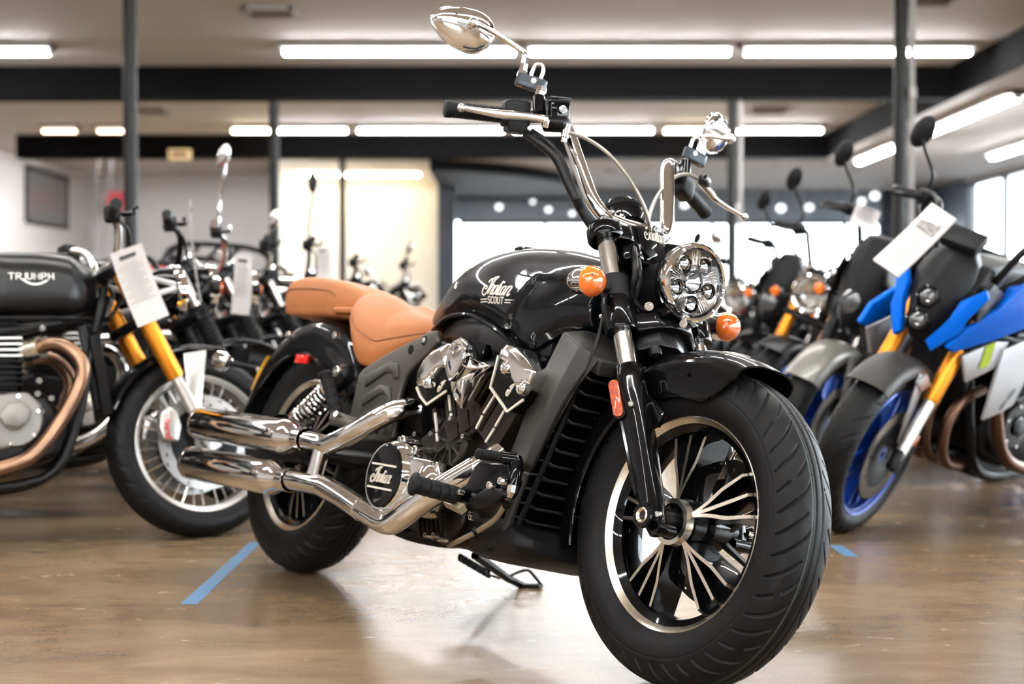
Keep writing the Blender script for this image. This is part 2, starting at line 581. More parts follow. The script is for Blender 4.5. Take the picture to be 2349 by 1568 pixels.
o = m.build('trim_4', 'beam')
tag(o, 'dark curved soffit over the back corner', kind='structure')

# walls
struct('wall_left', [(XL - .2, XL, YB - .2, YF + .2, 0, CEIL)], 'wall')
struct('wall_far', [(XL, -1.2, YF, YF + .2, 0, CEIL)], 'wall')
struct('wall_partition', [(-3.9, -1.23, 24.6, 24.8, 0, CEIL), (-1.4, -1.23, 24.8, YF, 0, CEIL)], 'cream')
struct('trim_5', [(-1.23, -.94, 24.3, 24.6, 0, DROP)], 'navy', label='navy column beside the cream partition')
struct('wall_behind', [(XL, XR, YB - .2, YB, 0, 1.0), (XL, XR, YB - .2, YB, 2.4, CEIL), (XL, -7.0, YB - .2, YB, 1.0, 2.4), (-1.0, XR, YB - .2, YB, 1.0, 2.4)], 'wall')
struct('wall_fascia', [(-1.2, 6.8, 27.0, 27.2, 2.30, DROP)], 'fascia')
struct('wall_dark', [(6.8, XR, 27.0, 27.2, 0, DROP)], 'navy')
struct('wall_right', [(XR, XR + .2, YB, 24.6, 2.80, DROP), (XR, XR + .2, YB, 24.6, 0, .5)], 'wall')
struct('wall_corner', [(XR, XR + .2, 24.6, 27.2, 0, DROP)], 'navy')


def window(name, plane, a0, a1, fixed, z0, z1, n, fw=.06, flip=False):
    """glazed opening; plane 'x' runs along y at x=fixed, plane 'y' runs along x at y=fixed"""
    fr = MB()

    def bar(p0, p1, q0, q1):
        c, s = ((fixed + .1, (p0 + p1) / 2, (q0 + q1) / 2), (.1, p1 - p0, q1 - q0)) if plane == 'x' else (((p0 + p1) / 2, fixed + .1, (q0 + q1) / 2), (p1 - p0, .1, q1 - q0))
        fr.box(c, s)
    for i in range(n + 1):
        x = a0 + (a1 - a0) * i / n
        bar(x - fw / 2, x + fw / 2, z0, z1)
    bar(a0, a1, z0, z0 + fw)
    bar(a0, a1, z1 - fw, z1)
    o = fr.build(name, 'window_frame', weld=False)
    o['kind'] = 'structure'
    for i in range(n):
        p0, p1 = a0 + (a1 - a0) * i / n + fw / 2, a0 + (a1 - a0) * (i + 1) / n - fw / 2
        g = MB()
        if plane == 'x':
            g.box((fixed + .1, (p0 + p1) / 2, (z0 + z1) / 2), (.012, p1 - p0, z1 - z0 - 2 * fw))
        else:
            g.box(((p0 + p1) / 2, fixed + .1, (z0 + z1) / 2), (p1 - p0, .012, z1 - z0 - 2 * fw))
        g.build('pane', 'pane', o)
    # light portal over the opening
    ld = bpy.data.lights.new('daylight_portal', 'AREA')
    ld.shape = 'RECTANGLE'
    ld.size, ld.size_y = (a1 - a0), (z1 - z0)
    ld.cycles.is_portal = True
    lo = bpy.data.objects.new('daylight_portal', ld)
    C.objects.link(lo)
    if plane == 'x':
        lo.location = (fixed + .25, (a0 + a1) / 2, (z0 + z1) / 2)
        lo.rotation_euler = (R(90), 0, R(90))
    else:
        lo.location = ((a0 + a1) / 2, fixed + (-.1 if flip else .25), (z0 + z1) / 2)
        lo.rotation_euler = (R(90 if flip else -90), 0, 0)
    return o


window('window_1', 'y', -.94, 6.8, 27.0, 0.02, 2.30, 5)
window('window_4', 'y', -7.0, -1.0, YB - .2, 1.0, 2.4, 4, flip=True)
window('window_2', 'x', YB, 24.6, XR, .5, 2.80, 20)
struct('ground', [(-30, 60, YF + .3, 90, -.3, -.14), (XR + .3, 60, -40, YF + .3, -.3, -.14), (-.9, XR + .3, 27.3, YF + .3, -.3, -.14), (-30, 60, -40, YB - .3, -.3, -.14)], 'asphalt')

# interior window high on the left wall
fr = MB()
for a in ((24.05, 24.13), (26.27, 26.35)):
    fr.box((XL + .02, sum(a) / 2, 2.585), (.05, a[1] - a[0], .95))
for b in ((2.11, 2.19), (2.98, 3.06)):
    fr.box((XL + .02, 25.2, sum(b) / 2), (.05, 2.3, b[1] - b[0]))
o = fr.build('window_3', 'window_frame', weld=False)
o['kind'] = 'structure'
MB().box((XL + .015, 25.2, 2.585), (.02, 2.2, .85)).build('pane', 'picture', o)

# posts
for i, (x, y, top, lab) in enumerate([(-2.86, 11.0, CEIL, 'dark steel post standing behind the black roadster'),
                                      (2.91, 11.0, CEIL, 'dark steel post with a conduit and sensor beside the blue naked bike'),
                                      (-2.45, 15.12, DROP, 'dark steel post under the nearer cross beam by the parked roadsters'),
                                      (2.27, 15.12, DROP, 'dark steel post under the nearer cross beam behind the headlamp'),
                                      (-2.44, 21.1, DROP, 'slim dark steel post under the further cross beam before the cream wall')]):
    m = MB()
    m.tube([(x, y, 0), (x, y, top)], .052, 20)
    m.box((x, y, .006), (.2, .2, .012))
    o = m.build('support_post', 'post')
    tag(o, lab, kind='structure')
    if i in (1, 3):
        m = MB()
        m.tube([(x + .085, y, .1), (x + .085, y, top)], .022, 10)
        m.build('conduit', 'vent_pale', o)
    if i == 1:
        m = MB()
        m.box((x + .075, y - .05, .75 + 483 / 3356 * 11), (.05, .05, .09))
        m.build('sensor', 'fixture', o, .008)


# ------------------------------------------------------------------ lamps
def tube_light(p0, p1, label, mtl='tube', group='ceiling tube lights', n=1, w=.26):
    """strip fixture from p0 to p1 hanging just under the ceiling"""
    p0, p1 = V(p0), V(p1)
    c = (p0 + p1) / 2
    L = (p1 - p0).length
    ang = math.atan2(p1.y - p0.y, p1.x - p0.x)
    e = empty('tube_light', c, (0, 0, ang))
    tag(e, label, 'light', group)
    m = MB()
    m.box((0, 0, .055), (L + .08, w, .05))
    m.prism([(L / 2 + .04, -w / 2, .08), (L / 2 + .04, w / 2, .08), (L / 2 + .04, .03, .03), (L / 2 + .04, -.03, .03)], (-L - .08, 0, 0))
    m.build('housing', 'fixture', e, weld=False)
    for k in range(n):
        y = 0 if n == 1 else (-.024 + .048 * k)
        m = MB()
        m.tube([(-L / 2, y, 0), (L / 2, y, 0)], .0165, 10)
        m.build('tube', mtl, e)
    for s in (-1, 1):
        m = MB()
        m.box((s * (L / 2 + .015), 0, .02), (.03, .09 if n > 1 else .06, .07))
        m.build('lamp_holder', 'fixture', e)
    return e


ZT = CEIL - .085
row = 'overhead tube lights before the first beam'
for x0, x1, lab in [(-6.75, -4.33, 'tube light at the far left edge before the first beam'),
                    (-2.13, .02, 'leftmost tube light of the row behind the near mirror'),
                    (.17, 2.03, 'middle tube light of the row above the handlebar'),
                    (2.18, 4.28, 'tube light crossing behind the near post at the right')]:
    tube_light((x0, 13.75, ZT), (x1, 13.75, ZT), lab, group=row, n=2)
row = 'tube lights before the further beam'
for x0, x1, mt_, lab in [(-6.35, -5.9, 'tube_dim', 'dim short tube light furthest left before the further beam'),
                         (-5.6, -5.2, 'tube_dim', 'dim short tube light left of the near post'),
                         (-3.78, -3.28, 'tube_warm', 'short warm tube light left of the middle post'),
                         (-3.18, -2.24, 'tube', 'tube light just right of the middle post'),
                         (-2.08, -.12, 'tube', 'tube light of the further row left of the brake lever'),
                         (.03, 1.90, 'tube', 'tube light of the further row behind the handlebar'),
                         (2.07, 2.98, 'tube_warm', 'short warm tube light behind the small mirror'),
                         (3.06, 4.19, 'tube', 'tube light of the further row at its right end')]:
    tube_light((x0, 19.9, ZT), (x1, 19.9, ZT), lab, mt_, row, 2)
row = 'tube lights along the side aisle'
tube_light((4.95, 14.4, DROP - .085), (4.95, 17.7, DROP - .085), 'tube light over the side aisle nearest the camera', group=row, n=2)
tube_light((4.95, 18.8, DROP - .085), (4.95, 20.9, DROP - .085), 'tube light over the side aisle behind the right post', group=row, n=2)
tube_light((6.62, 17.4, DROP - .085), (6.62, 20.2, DROP - .085), 'tube light over the side aisle closest to the windows', group=row, n=2)
tube_light((4.95, 5.0, DROP - .085), (4.95, 8.0, DROP - .085), 'tube light over the side aisle beside the camera', group=row, n=2)
row = 'tube lights on the cream wall'
tube_light((-3.45, 23.9, 2.87), (-2.80, 23.9, 2.87), 'short warm tube light on the cream wall left of the slim post', 'tube_warm', row, 2)
tube_light((-2.72, 23.9, 2.87), (-1.50, 23.9, 2.87), 'long warm tube light on the cream wall right of the slim post', 'tube_warm', row, 2)
row = 'unseen tube lights added over the back left corner'
for i in range(9):  # added tubes, out of sight, put in to brighten the back left walls
    x, y = -6.3 + 1.25 * (i % 3), 21.75 + .55 * (i // 3)
    tube_light((x - .55, y, ZT), (x + .55, y, ZT), '%s tube light of the %s unseen row added behind the further beam' % (['outer', 'middle', 'inner'][i % 3], ['first', 'second', 'third'][i // 3]), group=row, n=2)
row = 'tube light rows above and behind the camera'
for j, y in enumerate((7.5, 4.6, 1.6, -1.4, -4.4, -7.4)):
    for i, x0 in enumerate((-6.8, -4.5, -2.2, .1, 2.4)):
        if j % 2 and i in (0, 4):
            continue
        tube_light((x0, y, ZT), (x0 + (2.1 if i < 4 else 2.0), y, ZT),
                   '%s tube light in the row %s' % (['first', 'second', 'third', 'fourth', 'fifth'][i], ['between the camera and the near posts', 'above the rear wheel of the cruiser', 'straight above the cruiser', 'just behind the camera', 'further behind the camera', 'before the rear windows'][j]), group=row, n=2)


def downlight(x, y, z, r, lab, lit=True, grp='recessed downlights of the back showroom'):
    e = empty('downlight', (x, y, z))
    tag(e, lab, 'light', grp)
    m = MB()
    m.lathe([(r * .8, 0), (r * 1.15, 0), (r * 1.15, .03), (r * .8, .05)], (0, 0, -.03), (0, 0, 1), 20)
    m.build('trim_ring', 'fixture', e)
    m = MB()
    m.lathe([(0, 0), (r * .8, 0), (r * .8, .01), (0, .01)], (0, 0, -.012), (0, 0, 1), 20)
    m.build('lamp', 'lamp_spot' if lit else 'fixture', e)
    return e


dl = [(1487, 392, 1), (1280, 412, 1), (1400, 398, 0), (1102, 418, 0), (1560, 388, 1), (1780, 380, 0), (1892, 380, 0), (1960, 395, 0)]
for i, (u, v, lit) in enumerate(dl):
    Y = (DROP - .03 - .75) * 3356 / (700 - v)
    Y = min(Y, 26.6)
    downlight((u - 1174.5) / 3356 * Y, Y, DROP, .09, '%s downlight from the navy column in the dropped back ceiling' % ['fifth', 'third', 'fourth', 'first', 'sixth', 'seventh', 'eighth', 'ninth'][i], lit)


def hung_globe(u, v, Y, r, lab, hang=DROP):  # small glowing globe on a cord before the transom
    x, z = (u - 1174.5) / 3356 * Y, .75 + (700 - v) / 3356 * Y
    e = empty('glow_globe', (x, Y, z))
    tag(e, lab, 'light', 'small glowing globes in front of the back windows')
    MB().ball((0, 0, 0), (r, r, r * .85), 16, 10).build('globe', 'lamp_spot', e)
    MB().tube([(0, 0, r * .8), (0, 0, hang - z)], .008, 6).build('cord', 'vent', e)
    return e


for u, v, r, lab in [(1145, 475, .060, 'first round globe beside the navy column'), (1258, 481, .055, 'round globe over the tank and left of the wiring'),
                     (1312, 490, .05, 'small round globe just left of the chrome riser'), (1222, 463, .04, 'dim round globe above the tank window'),
                     (1570, 470, .07, 'round globe below the left grip'), (1690, 474, .06, 'round globe right of the second beam post'),
                     (1790, 478, .08, 'large round globe left of the leaf shaped mirror'), (1855, 476, .07, 'round globe behind the leaf shaped mirror'),
                     (1925, 474, .07, 'round globe left of the grey bike grip'), (1975, 462, .065, 'round globe above the white card'),
                     (2005, 450, .08, 'large round globe left of the near right post'), (1950, 420, .055, 'high round globe left of the near right post')]:
    hung_globe(u, v, 26.4, r, lab)


# ceiling vents, sign, wires
def vent(u, v, z, w, d, lab):
    Y = (z - .75) * 3356 / (700 - v)
    x = (u - 1174.5) / 3356 * Y
    e = empty('ceiling_vent', (x, Y, z))
    tag(e, lab, 'vent', 'ceiling vents')
    m = MB()
    for a, b, c, f in ((-w / 2, w / 2, -d / 2, -d / 2 + .04), (-w / 2, w / 2, d / 2 - .04, d / 2), (-w / 2, -w / 2 + .04, -d / 2, d / 2), (w / 2 - .04, w / 2, -d / 2, d / 2)):
        m.box(((a + b) / 2, (c + f) / 2, -.01), (b - a, f - c, .025))
    m.build('frame', 'vent_pale', e, weld=False)
    MB().box((0, 0, -.002), (w - .06, d - .06, .006)).build('backing', 'vent', e)
    sl = MB().box((0, 0, 0), (w - .07, .045, .006), Matrix.Rotation(R(35), 3, 'X')).mesh('slat')
    sl.materials.append(MT['vent_pale'])
    k = int((d - .1) / .07)
    for i in range(k):
        share('slat', sl, e, (0, -d / 2 + .07 + i * .07, -.014))
    return e


vent(625, 30, CEIL, .42, .42, 'grey ceiling vent left of the large chrome mirror')
vent(345, 255, CEIL, .5, .6, 'faint ceiling vent behind the near left post')
vent(1762, 254, CEIL, .5, .6, 'ceiling vent right of the small mirror')
vent(2130, 2, CEIL, .42, .42, 'ceiling vent at the top edge beside the right post')

e = empty('exit_sign', ((414 - 1174.5) / 3356 * 20.9, 20.93, .75 + 345 / 3356 * 20.9))
tag(e, 'small cream lit sign fixed to the further beam', 'sign')
MB().box((0, 0, 0), (.32, .08, .15)).build('case', mat('sign_case', (.75, .62, .40), .5, emit=(1, .75, .4), estr=.35), e, .01)
MB().box((0, -.045, .0), (.22, .012, .07)).build('panel', mat('sign_panel', (.45, .30, .16), .5), e)

e = empty('wall_sign', ((270 - 1174.5) / 3356 * 27, 27.0, 2.68))
tag(e, 'red sign hanging behind the near left post', 'sign')
MB().box((0, 0, 0), (.40, .03, .34)).build('board', mat('pink_red_sign', (.85, .12, .16), .5), e, .01)
MB().tube([(-.15, 0, .17), (-.15, 0, CEIL - 2.68)], .004, 5).build('wire', 'vent', e)
MB().tube([(.15, 0, .17), (.15, 0, CEIL - 2.68)], .004, 5).build('wire', 'vent', e)
for k, (ua, ub) in enumerate(((235, 190), (262, 235))):
    m = MB()
    m.tube([((ua - 1174.5) / 3356 * 23, 23, CEIL), ((ub - 1174.5) / 3356 * 23, 23, 1.55)], .006, 6)
    tag(m.build('hanging_wire', 'vent'), ['slack thin wire hanging before the white wall', 'thin wire hanging closest to the near left post'][k], 'wire', 'hanging wires')

# blue tape on the floor
m = MB()
m.prism([(-.829, 4.61, .0006), (-.794, 4.61, .0006), (-.790, 3.655, .0006), (-.832, 3.655, .0006)], (0, 0, .0006))
tag(m.build('floor_tape', 'tape'), 'strip of blue tape on the floor behind the rear tyre', 'tape')
m = MB()
m.prism([(.99, 4.55, .0006), (1.03, 4.55, .0006), (1.035, 4.35, .0006), (.995, 4.35, .0006)], (0, 0, .0006))
tag(m.build('floor_tape', 'tape'), 'short piece of blue tape right of the front tyre', 'tape')

# ------------------------------------------------------------------ the cruiser: x forward, y to its left, z up
LEAN, YAW = R(14.168), R(-54.016)
hero = empty('cruiser_motorcycle', (-0.6024 - 0.01713 * math.sin(-YAW), 4.1224 - 0.01713 * math.cos(YAW), 0.00213), (-LEAN, 0, YAW))
tag(hero, 'glossy black cruiser with tan leather seats and chrome twin exhausts leaning on its stand', 'motorcycle')
RAKE = R(29)
AX = V(-math.sin(RAKE), 0, math.cos(RAKE))
FW, RW = V(1.562, 0, .318), V(0, 0, .323)


def tyre_profile(R_, rim, w):
    h = R_ - rim
    half = [(-.70 * w, rim - .004), (-.80 * w, rim + .05 * h), (-.95 * w, rim + .24 * h), (-1.0 * w, rim + .42 * h), (-.97 * w, rim + .58 * h),
            (-.86 * w, rim + .76 * h), (-.66 * w, rim + .89 * h), (-.38 * w, rim + .97 * h), (0, R_)]
    return half + [(-y, r) for y, r in half[-2::-1]]


def make_tyre(parent, c, R_, rim, w, nt, ns, grooves=True, name='tyre', period=44, depth=.0045, flip=1):
    """tyre with a pattern of swept tread grooves cut into its surface"""
    prof = np.array(spl(tyre_profile(R_, rim, w), 10))
    seg = np.r_[0, np.cumsum(np.hypot(*np.diff(prof, axis=0).T))]
    L = seg[-1]
    s = np.linspace(0, L, ns)
    Y, Rr = np.interp(s, seg, prof[:, 0]), np.interp(s, seg, prof[:, 1])
    ty, tr = np.gradient(Y), np.gradient(Rr)
    k = np.hypot(ty, tr)
    ny, nr = tr / k, -ty / k
    if nr[len(nr) // 2] < 0:
        ny, nr = -ny, -nr
    th = np.arange(nt) * 2 * np.pi / nt
    S = (s - L / 2)[None, :] / (L / 2)          # -1..1 across
    TH = th[:, None]
    D = np.zeros((nt, ns))
    if grooves:
        A = np.abs(S)
        q = np.clip((A - .10) / .47, 0, 1)
        sweep = .26 * q ** .55
        p = 2 * np.pi / period
        ph = (TH * flip - sweep) / p + (S < 0) * .5
        idx = np.floor(ph).astype(int) % 3
        d = np.abs(ph - np.floor(ph) - .5) * p * R_
        wdt = .0024 + .0018 * np.sin(np.pi * np.clip(q, 0, 1))
        on = np.where(idx == 0, (A > .10) & (A < .57), np.where(idx == 1, (A > .17) & (A < .56), ((A > .11) & (A < .30)) | ((A > .37) & (A < .57))))
        g = np.clip(1.25 - d / wdt, 0, 1) * on
        ring = np.clip(1.3 - np.abs(A - .055) / .010, 0, 1)
        seam = np.clip(1.2 - np.abs(A - .62) / .012, 0, 1) * .3
        D = depth * np.maximum(g, np.maximum(ring * .8, seam))
    yy = Y[None, :] - ny[None, :] * D
    rr = Rr[None, :] - nr[None, :] * D
    X = c[0] + rr * np.cos(TH)
    Z = c[2] + rr * np.sin(TH)
    Yv = c[1] + yy + 0 * TH
    vs = np.stack([X, Yv, Z], 2).reshape(-1, 3)
    i = np.arange(nt)[:, None]
    j = np.arange(ns - 1)[None, :]
    f = np.stack([i * ns + j, i * ns + j + 1, ((i + 1) % nt) * ns + j + 1, ((i + 1) % nt) * ns + j], 2).reshape(-1, 4)
    me = bpy.data.meshes.new(name)
    me.from_pydata(vs.tolist(), [], f.tolist())
    me.polygons.foreach_set('use_smooth', [True] * len(me.polygons))
    me.materials.append(MT['rubber'])
    me.update()
    o = bpy.data.objects.new(name, me)
    C.objects.link(o)
    o.parent = parent
    return o


def disc_with_holes(c, r0, r1, th, nholes, n=180, rows=7):
    m = MB()
    ang = [2 * math.pi * i / n for i in range(n)]
    rad = [r0 + (r1 - r0) * k / rows for k in range(rows + 1)]

    def solid(i, k):
        per = n // nholes
        return not ((i % per) in (0, 1) and k == 1 + 2 * ((i // per) % 3))
    vs = []
    for s in (-th / 2, th / 2):
        for a in ang:
            for r in rad:
                vs.append((c[0] + r * math.cos(a), c[1] + s, c[2] + r * math.sin(a)))
    K1 = rows + 1
    N = n * K1
    fs = []
    for i in range(n):
        j = (i + 1) % n
        for k in range(rows):
            if solid(i, k):
                a, b, c_, d = i * K1 + k, i * K1 + k + 1, j * K1 + k + 1, j * K1 + k
                fs += [(a, b, c_, d), (a + N, d + N, c_ + N, b + N)]
        fs += [(i * K1, j * K1, j * K1 + N, i * K1 + N), (i * K1 + rows, i * K1 + rows + N, j * K1 + rows + N, j * K1 + rows)]
    m.add(vs, fs)
    return m


def cruiser_wheel(name, c, R_, tw, hw, off, disc_side, nt, ns, flip):
    rimr = .214
    # black barrel and hub
    m = MB()
    m.lathe([(.203, -hw + .004), (.196, -hw + .008), (.186, -hw + .016), (.182, -.012), (.182, .012), (.186, hw - .016), (.196, hw - .008), (.203, hw - .004),
             (.209, hw - .006), (.205, 0), (.209, -hw + .006), (.203, -hw + .004)], c, (0, 1, 0), 96)
    m.lathe([(.018, -.068), (.034, -.068), (.036, -.060), (.047, -.050), (.050, -.03), (.050, .03), (.047, .050), (.036, .06), (.034, .07), (.018, .07)], c, (0, 1, 0), 40)
    w = m.build(name, 'gloss_black', hero, label='black cast wheel with machined spoke edges')
    make_tyre(w, c, R_, rimr, tw, nt, ns, flip=flip)
    for s in (-1, 1):
        m = MB()
        m.lathe([(.2165, s * (hw - .006)), (.2185, s * (hw - .001)), (.2175, s * (hw + .004)), (.213, s * (hw + .006)), (.207, s * (hw + .002)), (.2005, s * (hw - .006)),
                 (.1965, s * (hw - .0085)), (.200, s * (hw - .014)), (.212, s * (hw - .012)), (.2165, s * (hw - .006))], c, (0, 1, 0), 128)
        m.build('rim_lip', 'machined', w, label='polished rim edge')
    m = MB()
    m.lathe([(.036, -.062), (.0365, -.0695), (.046, -.0695), (.0475, -.052)], c, (0, 1, 0), 40)
    m.build('hub_ring', 'machined', w)
    # spokes: five fans of three blades
    for g in range(5):
        a0 = R(off + 72 * g)
        for k in (-1, 0, 1):
            path = []
            for t in np.linspace(0, 1, 13):
                r = .040 + t * .150
                a = a0 + k * R(13.5) * min(1, t / .55) ** .75
                # blades leave the common tip sideways, then run straight out
                path.append((r, a, t))
            m = MB()
            body, face = [], []
            for r, a, t in path:
                cx_, cz_ = math.cos(a), math.sin(a)
                p = V(c[0] + r * cx_, 0, c[2] + r * cz_)
                tv = V(-cz_, 0, cx_)
                yf = -(.058 - .022 * t ** .8) if t < .93 else -(.036 - .02 * (t - .93) / .07)
                wf = .0030 + .0008 * math.sin(math.pi * t)
                wb = .0052 + .0025 * (1 - t)
                yb = .018 + .012 * t
                face.append([p + tv * wf + V(0, yf, 0), p - tv * wf + V(0, yf, 0)])
                body.append([p + tv * wf + V(0, yf, 0), p - tv * wf + V(0, yf, 0), p - tv * wb + V(0, yf * .25, 0), p - tv * wb * .8 + V(0, yb, 0), p + tv * wb * .8 + V(0, yb, 0), p + tv * wb + V(0, yf * .25, 0)])
            vs = [q for r_ in body for q in r_]
            fs, mi = [], []
            for i in range(len(body) - 1):
                for b in range(6):
                    d = (b + 1) % 6
                    fs.append((i * 6 + b, i * 6 + d, (i + 1) * 6 + d, (i + 1) * 6 + b))
                    mi.append(1 if b == 0 else 0)
            for f, q in zip(fs, mi):
                m.cur = q
                m.f.append(f)
                m.m.append(q)
            m.v = [tuple(q) for q in vs]
            m.build('spoke', ['gloss_black', 'machined'], w, smooth=40)
    # brake disc, its carrier and bolts
    yd = disc_side * (hw + .022)
    disc_with_holes((c[0], yd, c[2]), .108, .149, .005, 30).build('brake_disc', 'disc', w, smooth=30)
    m = MB()
    for q in range(6):
        a = R(60 * q + 15)
        m.tube([(c[0] + .03 * math.cos(a), yd * .92, c[2] + .03 * math.sin(a)), (c[0] + .115 * math.cos(a + .25), yd, c[2] + .115 * math.sin(a + .25))], [.016, .009], 8, ov=.5)
    m.build('disc_carrier', 'satin_black', w)
    m = MB()
    a = R(62)
    m.tube([(c[0] + r * math.cos(a), -.012, c[2] + r * math.sin(a)) for r in (.185, .172, .158)], [.005, .004, .0035], 8)
    m.build('valve_stem', 'machined', w)
    return w


fwheel = cruiser_wheel('front_wheel', FW, .318, .0680, .045, 97, 1, 1320, 150, -1)
rwheel = cruiser_wheel('rear_wheel', RW, .323, .0740, .052, 60, 1, 900, 96, -1)
# thin green mould line running round the tread
m = MB()
for sgn in (-1,):
    m.lathe([(.3163, sgn * .0195), (.3168, sgn * .0185), (.3168, sgn * .0172), (.3163, sgn * .0165)], FW, (0, 1, 0), 160)
m.build('tread_stripe', mat('faded_green_stripe', (.045, .065, .055), .6), fwheel)

# ---- front fork
YFK = .1125
for s in (-1, 1):
    b = FW + V(0, s * YFK, 0)
    P_ = lambda k, dx=0, dy=0: b + AX * k + V(math.cos(RAKE), 0, math.sin(RAKE)) * dx + V(0, s * dy, 0)
    MB().tube([P_(.30), P_(.67)], .0205, 32).build('fork_tube', 'chrome_soft', hero, label='polished fork tube')
    # slider: round at the top, flattened blade lower down, boss round the axle
    m = MB()
    rings = []
    for k, wx, wy, ex in [(.335, .0275, .0275, 2), (.331, .031, .031, 2), (.30, .031, .031, 2), (.275, .031, .031, 2.2), (.25, .0305, .028, 2.8), (.21, .030, .026, 3.4),
                          (.12, .027, .024, 3.6), (.06, .025, .023, 3.2), (.025, .024, .022, 2.6), (-.01, .022, .021, 2.4), (-.035, .014, .016, 2)]:
        ring = []
        for q in range(36):
            a = 2 * math.pi * q / 36
            ca, sa = math.cos(a), math.sin(a)
            ring.append(P_(k, wx * math.copysign(abs(ca) ** (2 / ex), ca), wy * math.copysign(abs(sa) ** (2 / ex), sa)))
        rings.append(ring)
    m.rings(rings)
    sl = m.build('fork_slider', 'gloss_black', hero, smooth=50)
    m = MB()
    m.tube([P_(.055, -.020, .016), P_(.215, -.023, .018)], [.007, .009], 10)
    m.build('slider_rib', 'gloss_black', sl)
    m = MB()
    m.lathe([(.020, .018), (.026, .030), (.0245, .034), (.0155, .034), (.0145, .030)], b, (0, s, 0), 32)
    m.build('axle_boss', 'gloss_black', sl)
    m = MB()
    m.lathe([(.0085, .012), (.0090, .032), (.0135, .036), (.0155, .034), (.0155, .02)], b, (0, s, 0), 28)
    m.build('axle_end', 'machined', sl, label='hollow bright axle end')
    m = MB()
    m.tube([P_(-.028, .012, .018), P_(-.028, .012, -.03)], .013, 16)
    m.build('pinch_clamp', 'gloss_black', sl)
    bolt(sl, P_(-.006, .027, .016), (0.4, s, -.1), .006, .006, name='pinch_bolt')
    # fender bolt
    bolt(sl, P_(.235, .018, .026), (.5, s, 0), .0065, .008, name='fender_bolt')
    # reflector on the outside rear of the slider
    m = MB()
    st = []
    for q in range(28):
        a = 2 * math.pi * q / 28
        st.append((.0115 * math.cos(a), .0305 * (1 if math.sin(a) > 0 else -1) + .0115 * math.sin(a)))
    base = P_(.262, -.020, .024)
    fr_x, fr_z = V(math.cos(RAKE) * .90, -s * .42, math.sin(RAKE) * .8).normalized(), AX
    nrm = fr_x.cross(fr_z).normalized()
    if nrm.y * s < 0:
        nrm = -nrm
    m.prism([base + fr_x * x * 1.18 + fr_z * z * 1.06 for x, z in st], nrm * .010)
    m.build('reflector_base', 'matte_black', sl, .002)
    m = MB()
    m.prism([base + nrm * .010 + fr_x * x + fr_z * z for x, z in st], nrm * .006)
    m.build('reflector', 'reflex_amber', sl, .002, label='amber side reflector')
    # clamp collars
    m = MB()
    k0 = .418 if s < 0 else .446
    m.lathe([(.0215, k0), (.033, k0), (.0355, k0 + .006), (.0355, .490), (.034, .496), (.0215, .496)], b, AX, 36)
    lc = m.build('lower_clamp', 'gloss_black', hero)
    bolt(lc, P_(.455, -.034, .012), (-1, s * .3, -.3), .006, .008)
    bolt(lc, P_(.474, -.034, .012), (-1, s * .3, -.3), .006, .008)
    m = MB()
    m.lathe([(.0212, .496), (.0305, .497), (.0310, .502), (.0300, .550), (.0212, .552)], b, AX, 36)
    mount = P_(.524)
    sg = V(1.322, s * .200, .772)
    m.tube([mount, mount + (sg - mount) * .45, sg + V(-.012, -s * .012, 0)], [.017, .0135, .0125], 18)
    m.build('signal_mount', 'matte_black', hero)
    # turn signal: chrome bullet with amber dome
    m = MB()
    m.lathe([(0, -.060), (.011, -.057), (.020, -.047), (.027, -.030), (.0305, -.010), (.0315, .006), (.0325, .010), (.0325, .013), (.029, .013)], sg, (1, 0, 0), 36)
    ts = m.build('turn_signal', 'chrome', hero)
    m = MB()
    m.lathe([(.0325, .012), (.0330, .016), (.0300, .025), (.0235, .034), (.014, .0395), (0, .041)], sg, (1, 0, 0), 36)
    m.build('signal_lens', 'amber', ts, label='amber domed lens')
    MB().lathe([(0, .006), (.0022, .006), (.0022, -.002)], sg + V(.032, -.018, .008), (1, -.4, .2), 10).build('lens_screw', 'chrome', ts)
    # upper clamp domes
    m = MB()
    m.lathe([(.0215, .648), (.037, .648), (.0405, .654), (.0405, .676), (.037, .686), (.029, .692), (.018, .702), (.012, .704), (0, .705)], b, AX, 36)
    m.build('upper_clamp', 'gloss_black', hero)

# lower yoke casting between the legs
m = MB()
dn = V(math.cos(RAKE), 0, math.sin(RAKE))
yk = FW + AX * .420
m.prism([yk + V(0, y, 0) + dn * x for x, y in [(-.030, -.105), (.020, -.085), (.045, -.055), (.062, -.03), (.066, 0), (.062, .03), (.045, .055), (.020, .085), (-.030, .105), (-.055, .06), (-.07, 0), (-.055, -.06)]], AX * .042)
yoke = m.build('lower_yoke', 'gloss_black', hero, .006, 3)
m = MB()
m.prism([yk - AX * .035 + V(0, y, 0) + dn * x for x, y in [(-.05, -.06), (.0, -.075), (.04, -.045), (.045, 0), (.03, .035), (0, .05), (-.05, .05)]], AX * .036)
m.build('yoke_skirt', 'satin_black', yoke, .005)
for y in (-.045, .045):
    m = MB()
    m.lathe([(.009, .0), (.009, -.012), (.013, -.014), (.014, -.008), (.014, .004)], yk - AX * .037 + V(0, y, 0) + dn * .02, AX, 20)
    m.build('yoke_ring', 'satin_black', yoke)
bolt(yoke, (1.3593, -0.0550, 0.7534), (1, -.75, .1), .011, .008, 'chrome')
bolt(yoke, (1.3744, 0.0300, 0.7460), (1, -.6, -.2), .011, .007, 'satin_black')
m = MB()
m.box((1.3443, -0.0700, 0.7079), (.022, .002, .014), Matrix.Rotation(R(-20), 3, 'Z'))
m.build('data_sticker', 'paper', yoke)
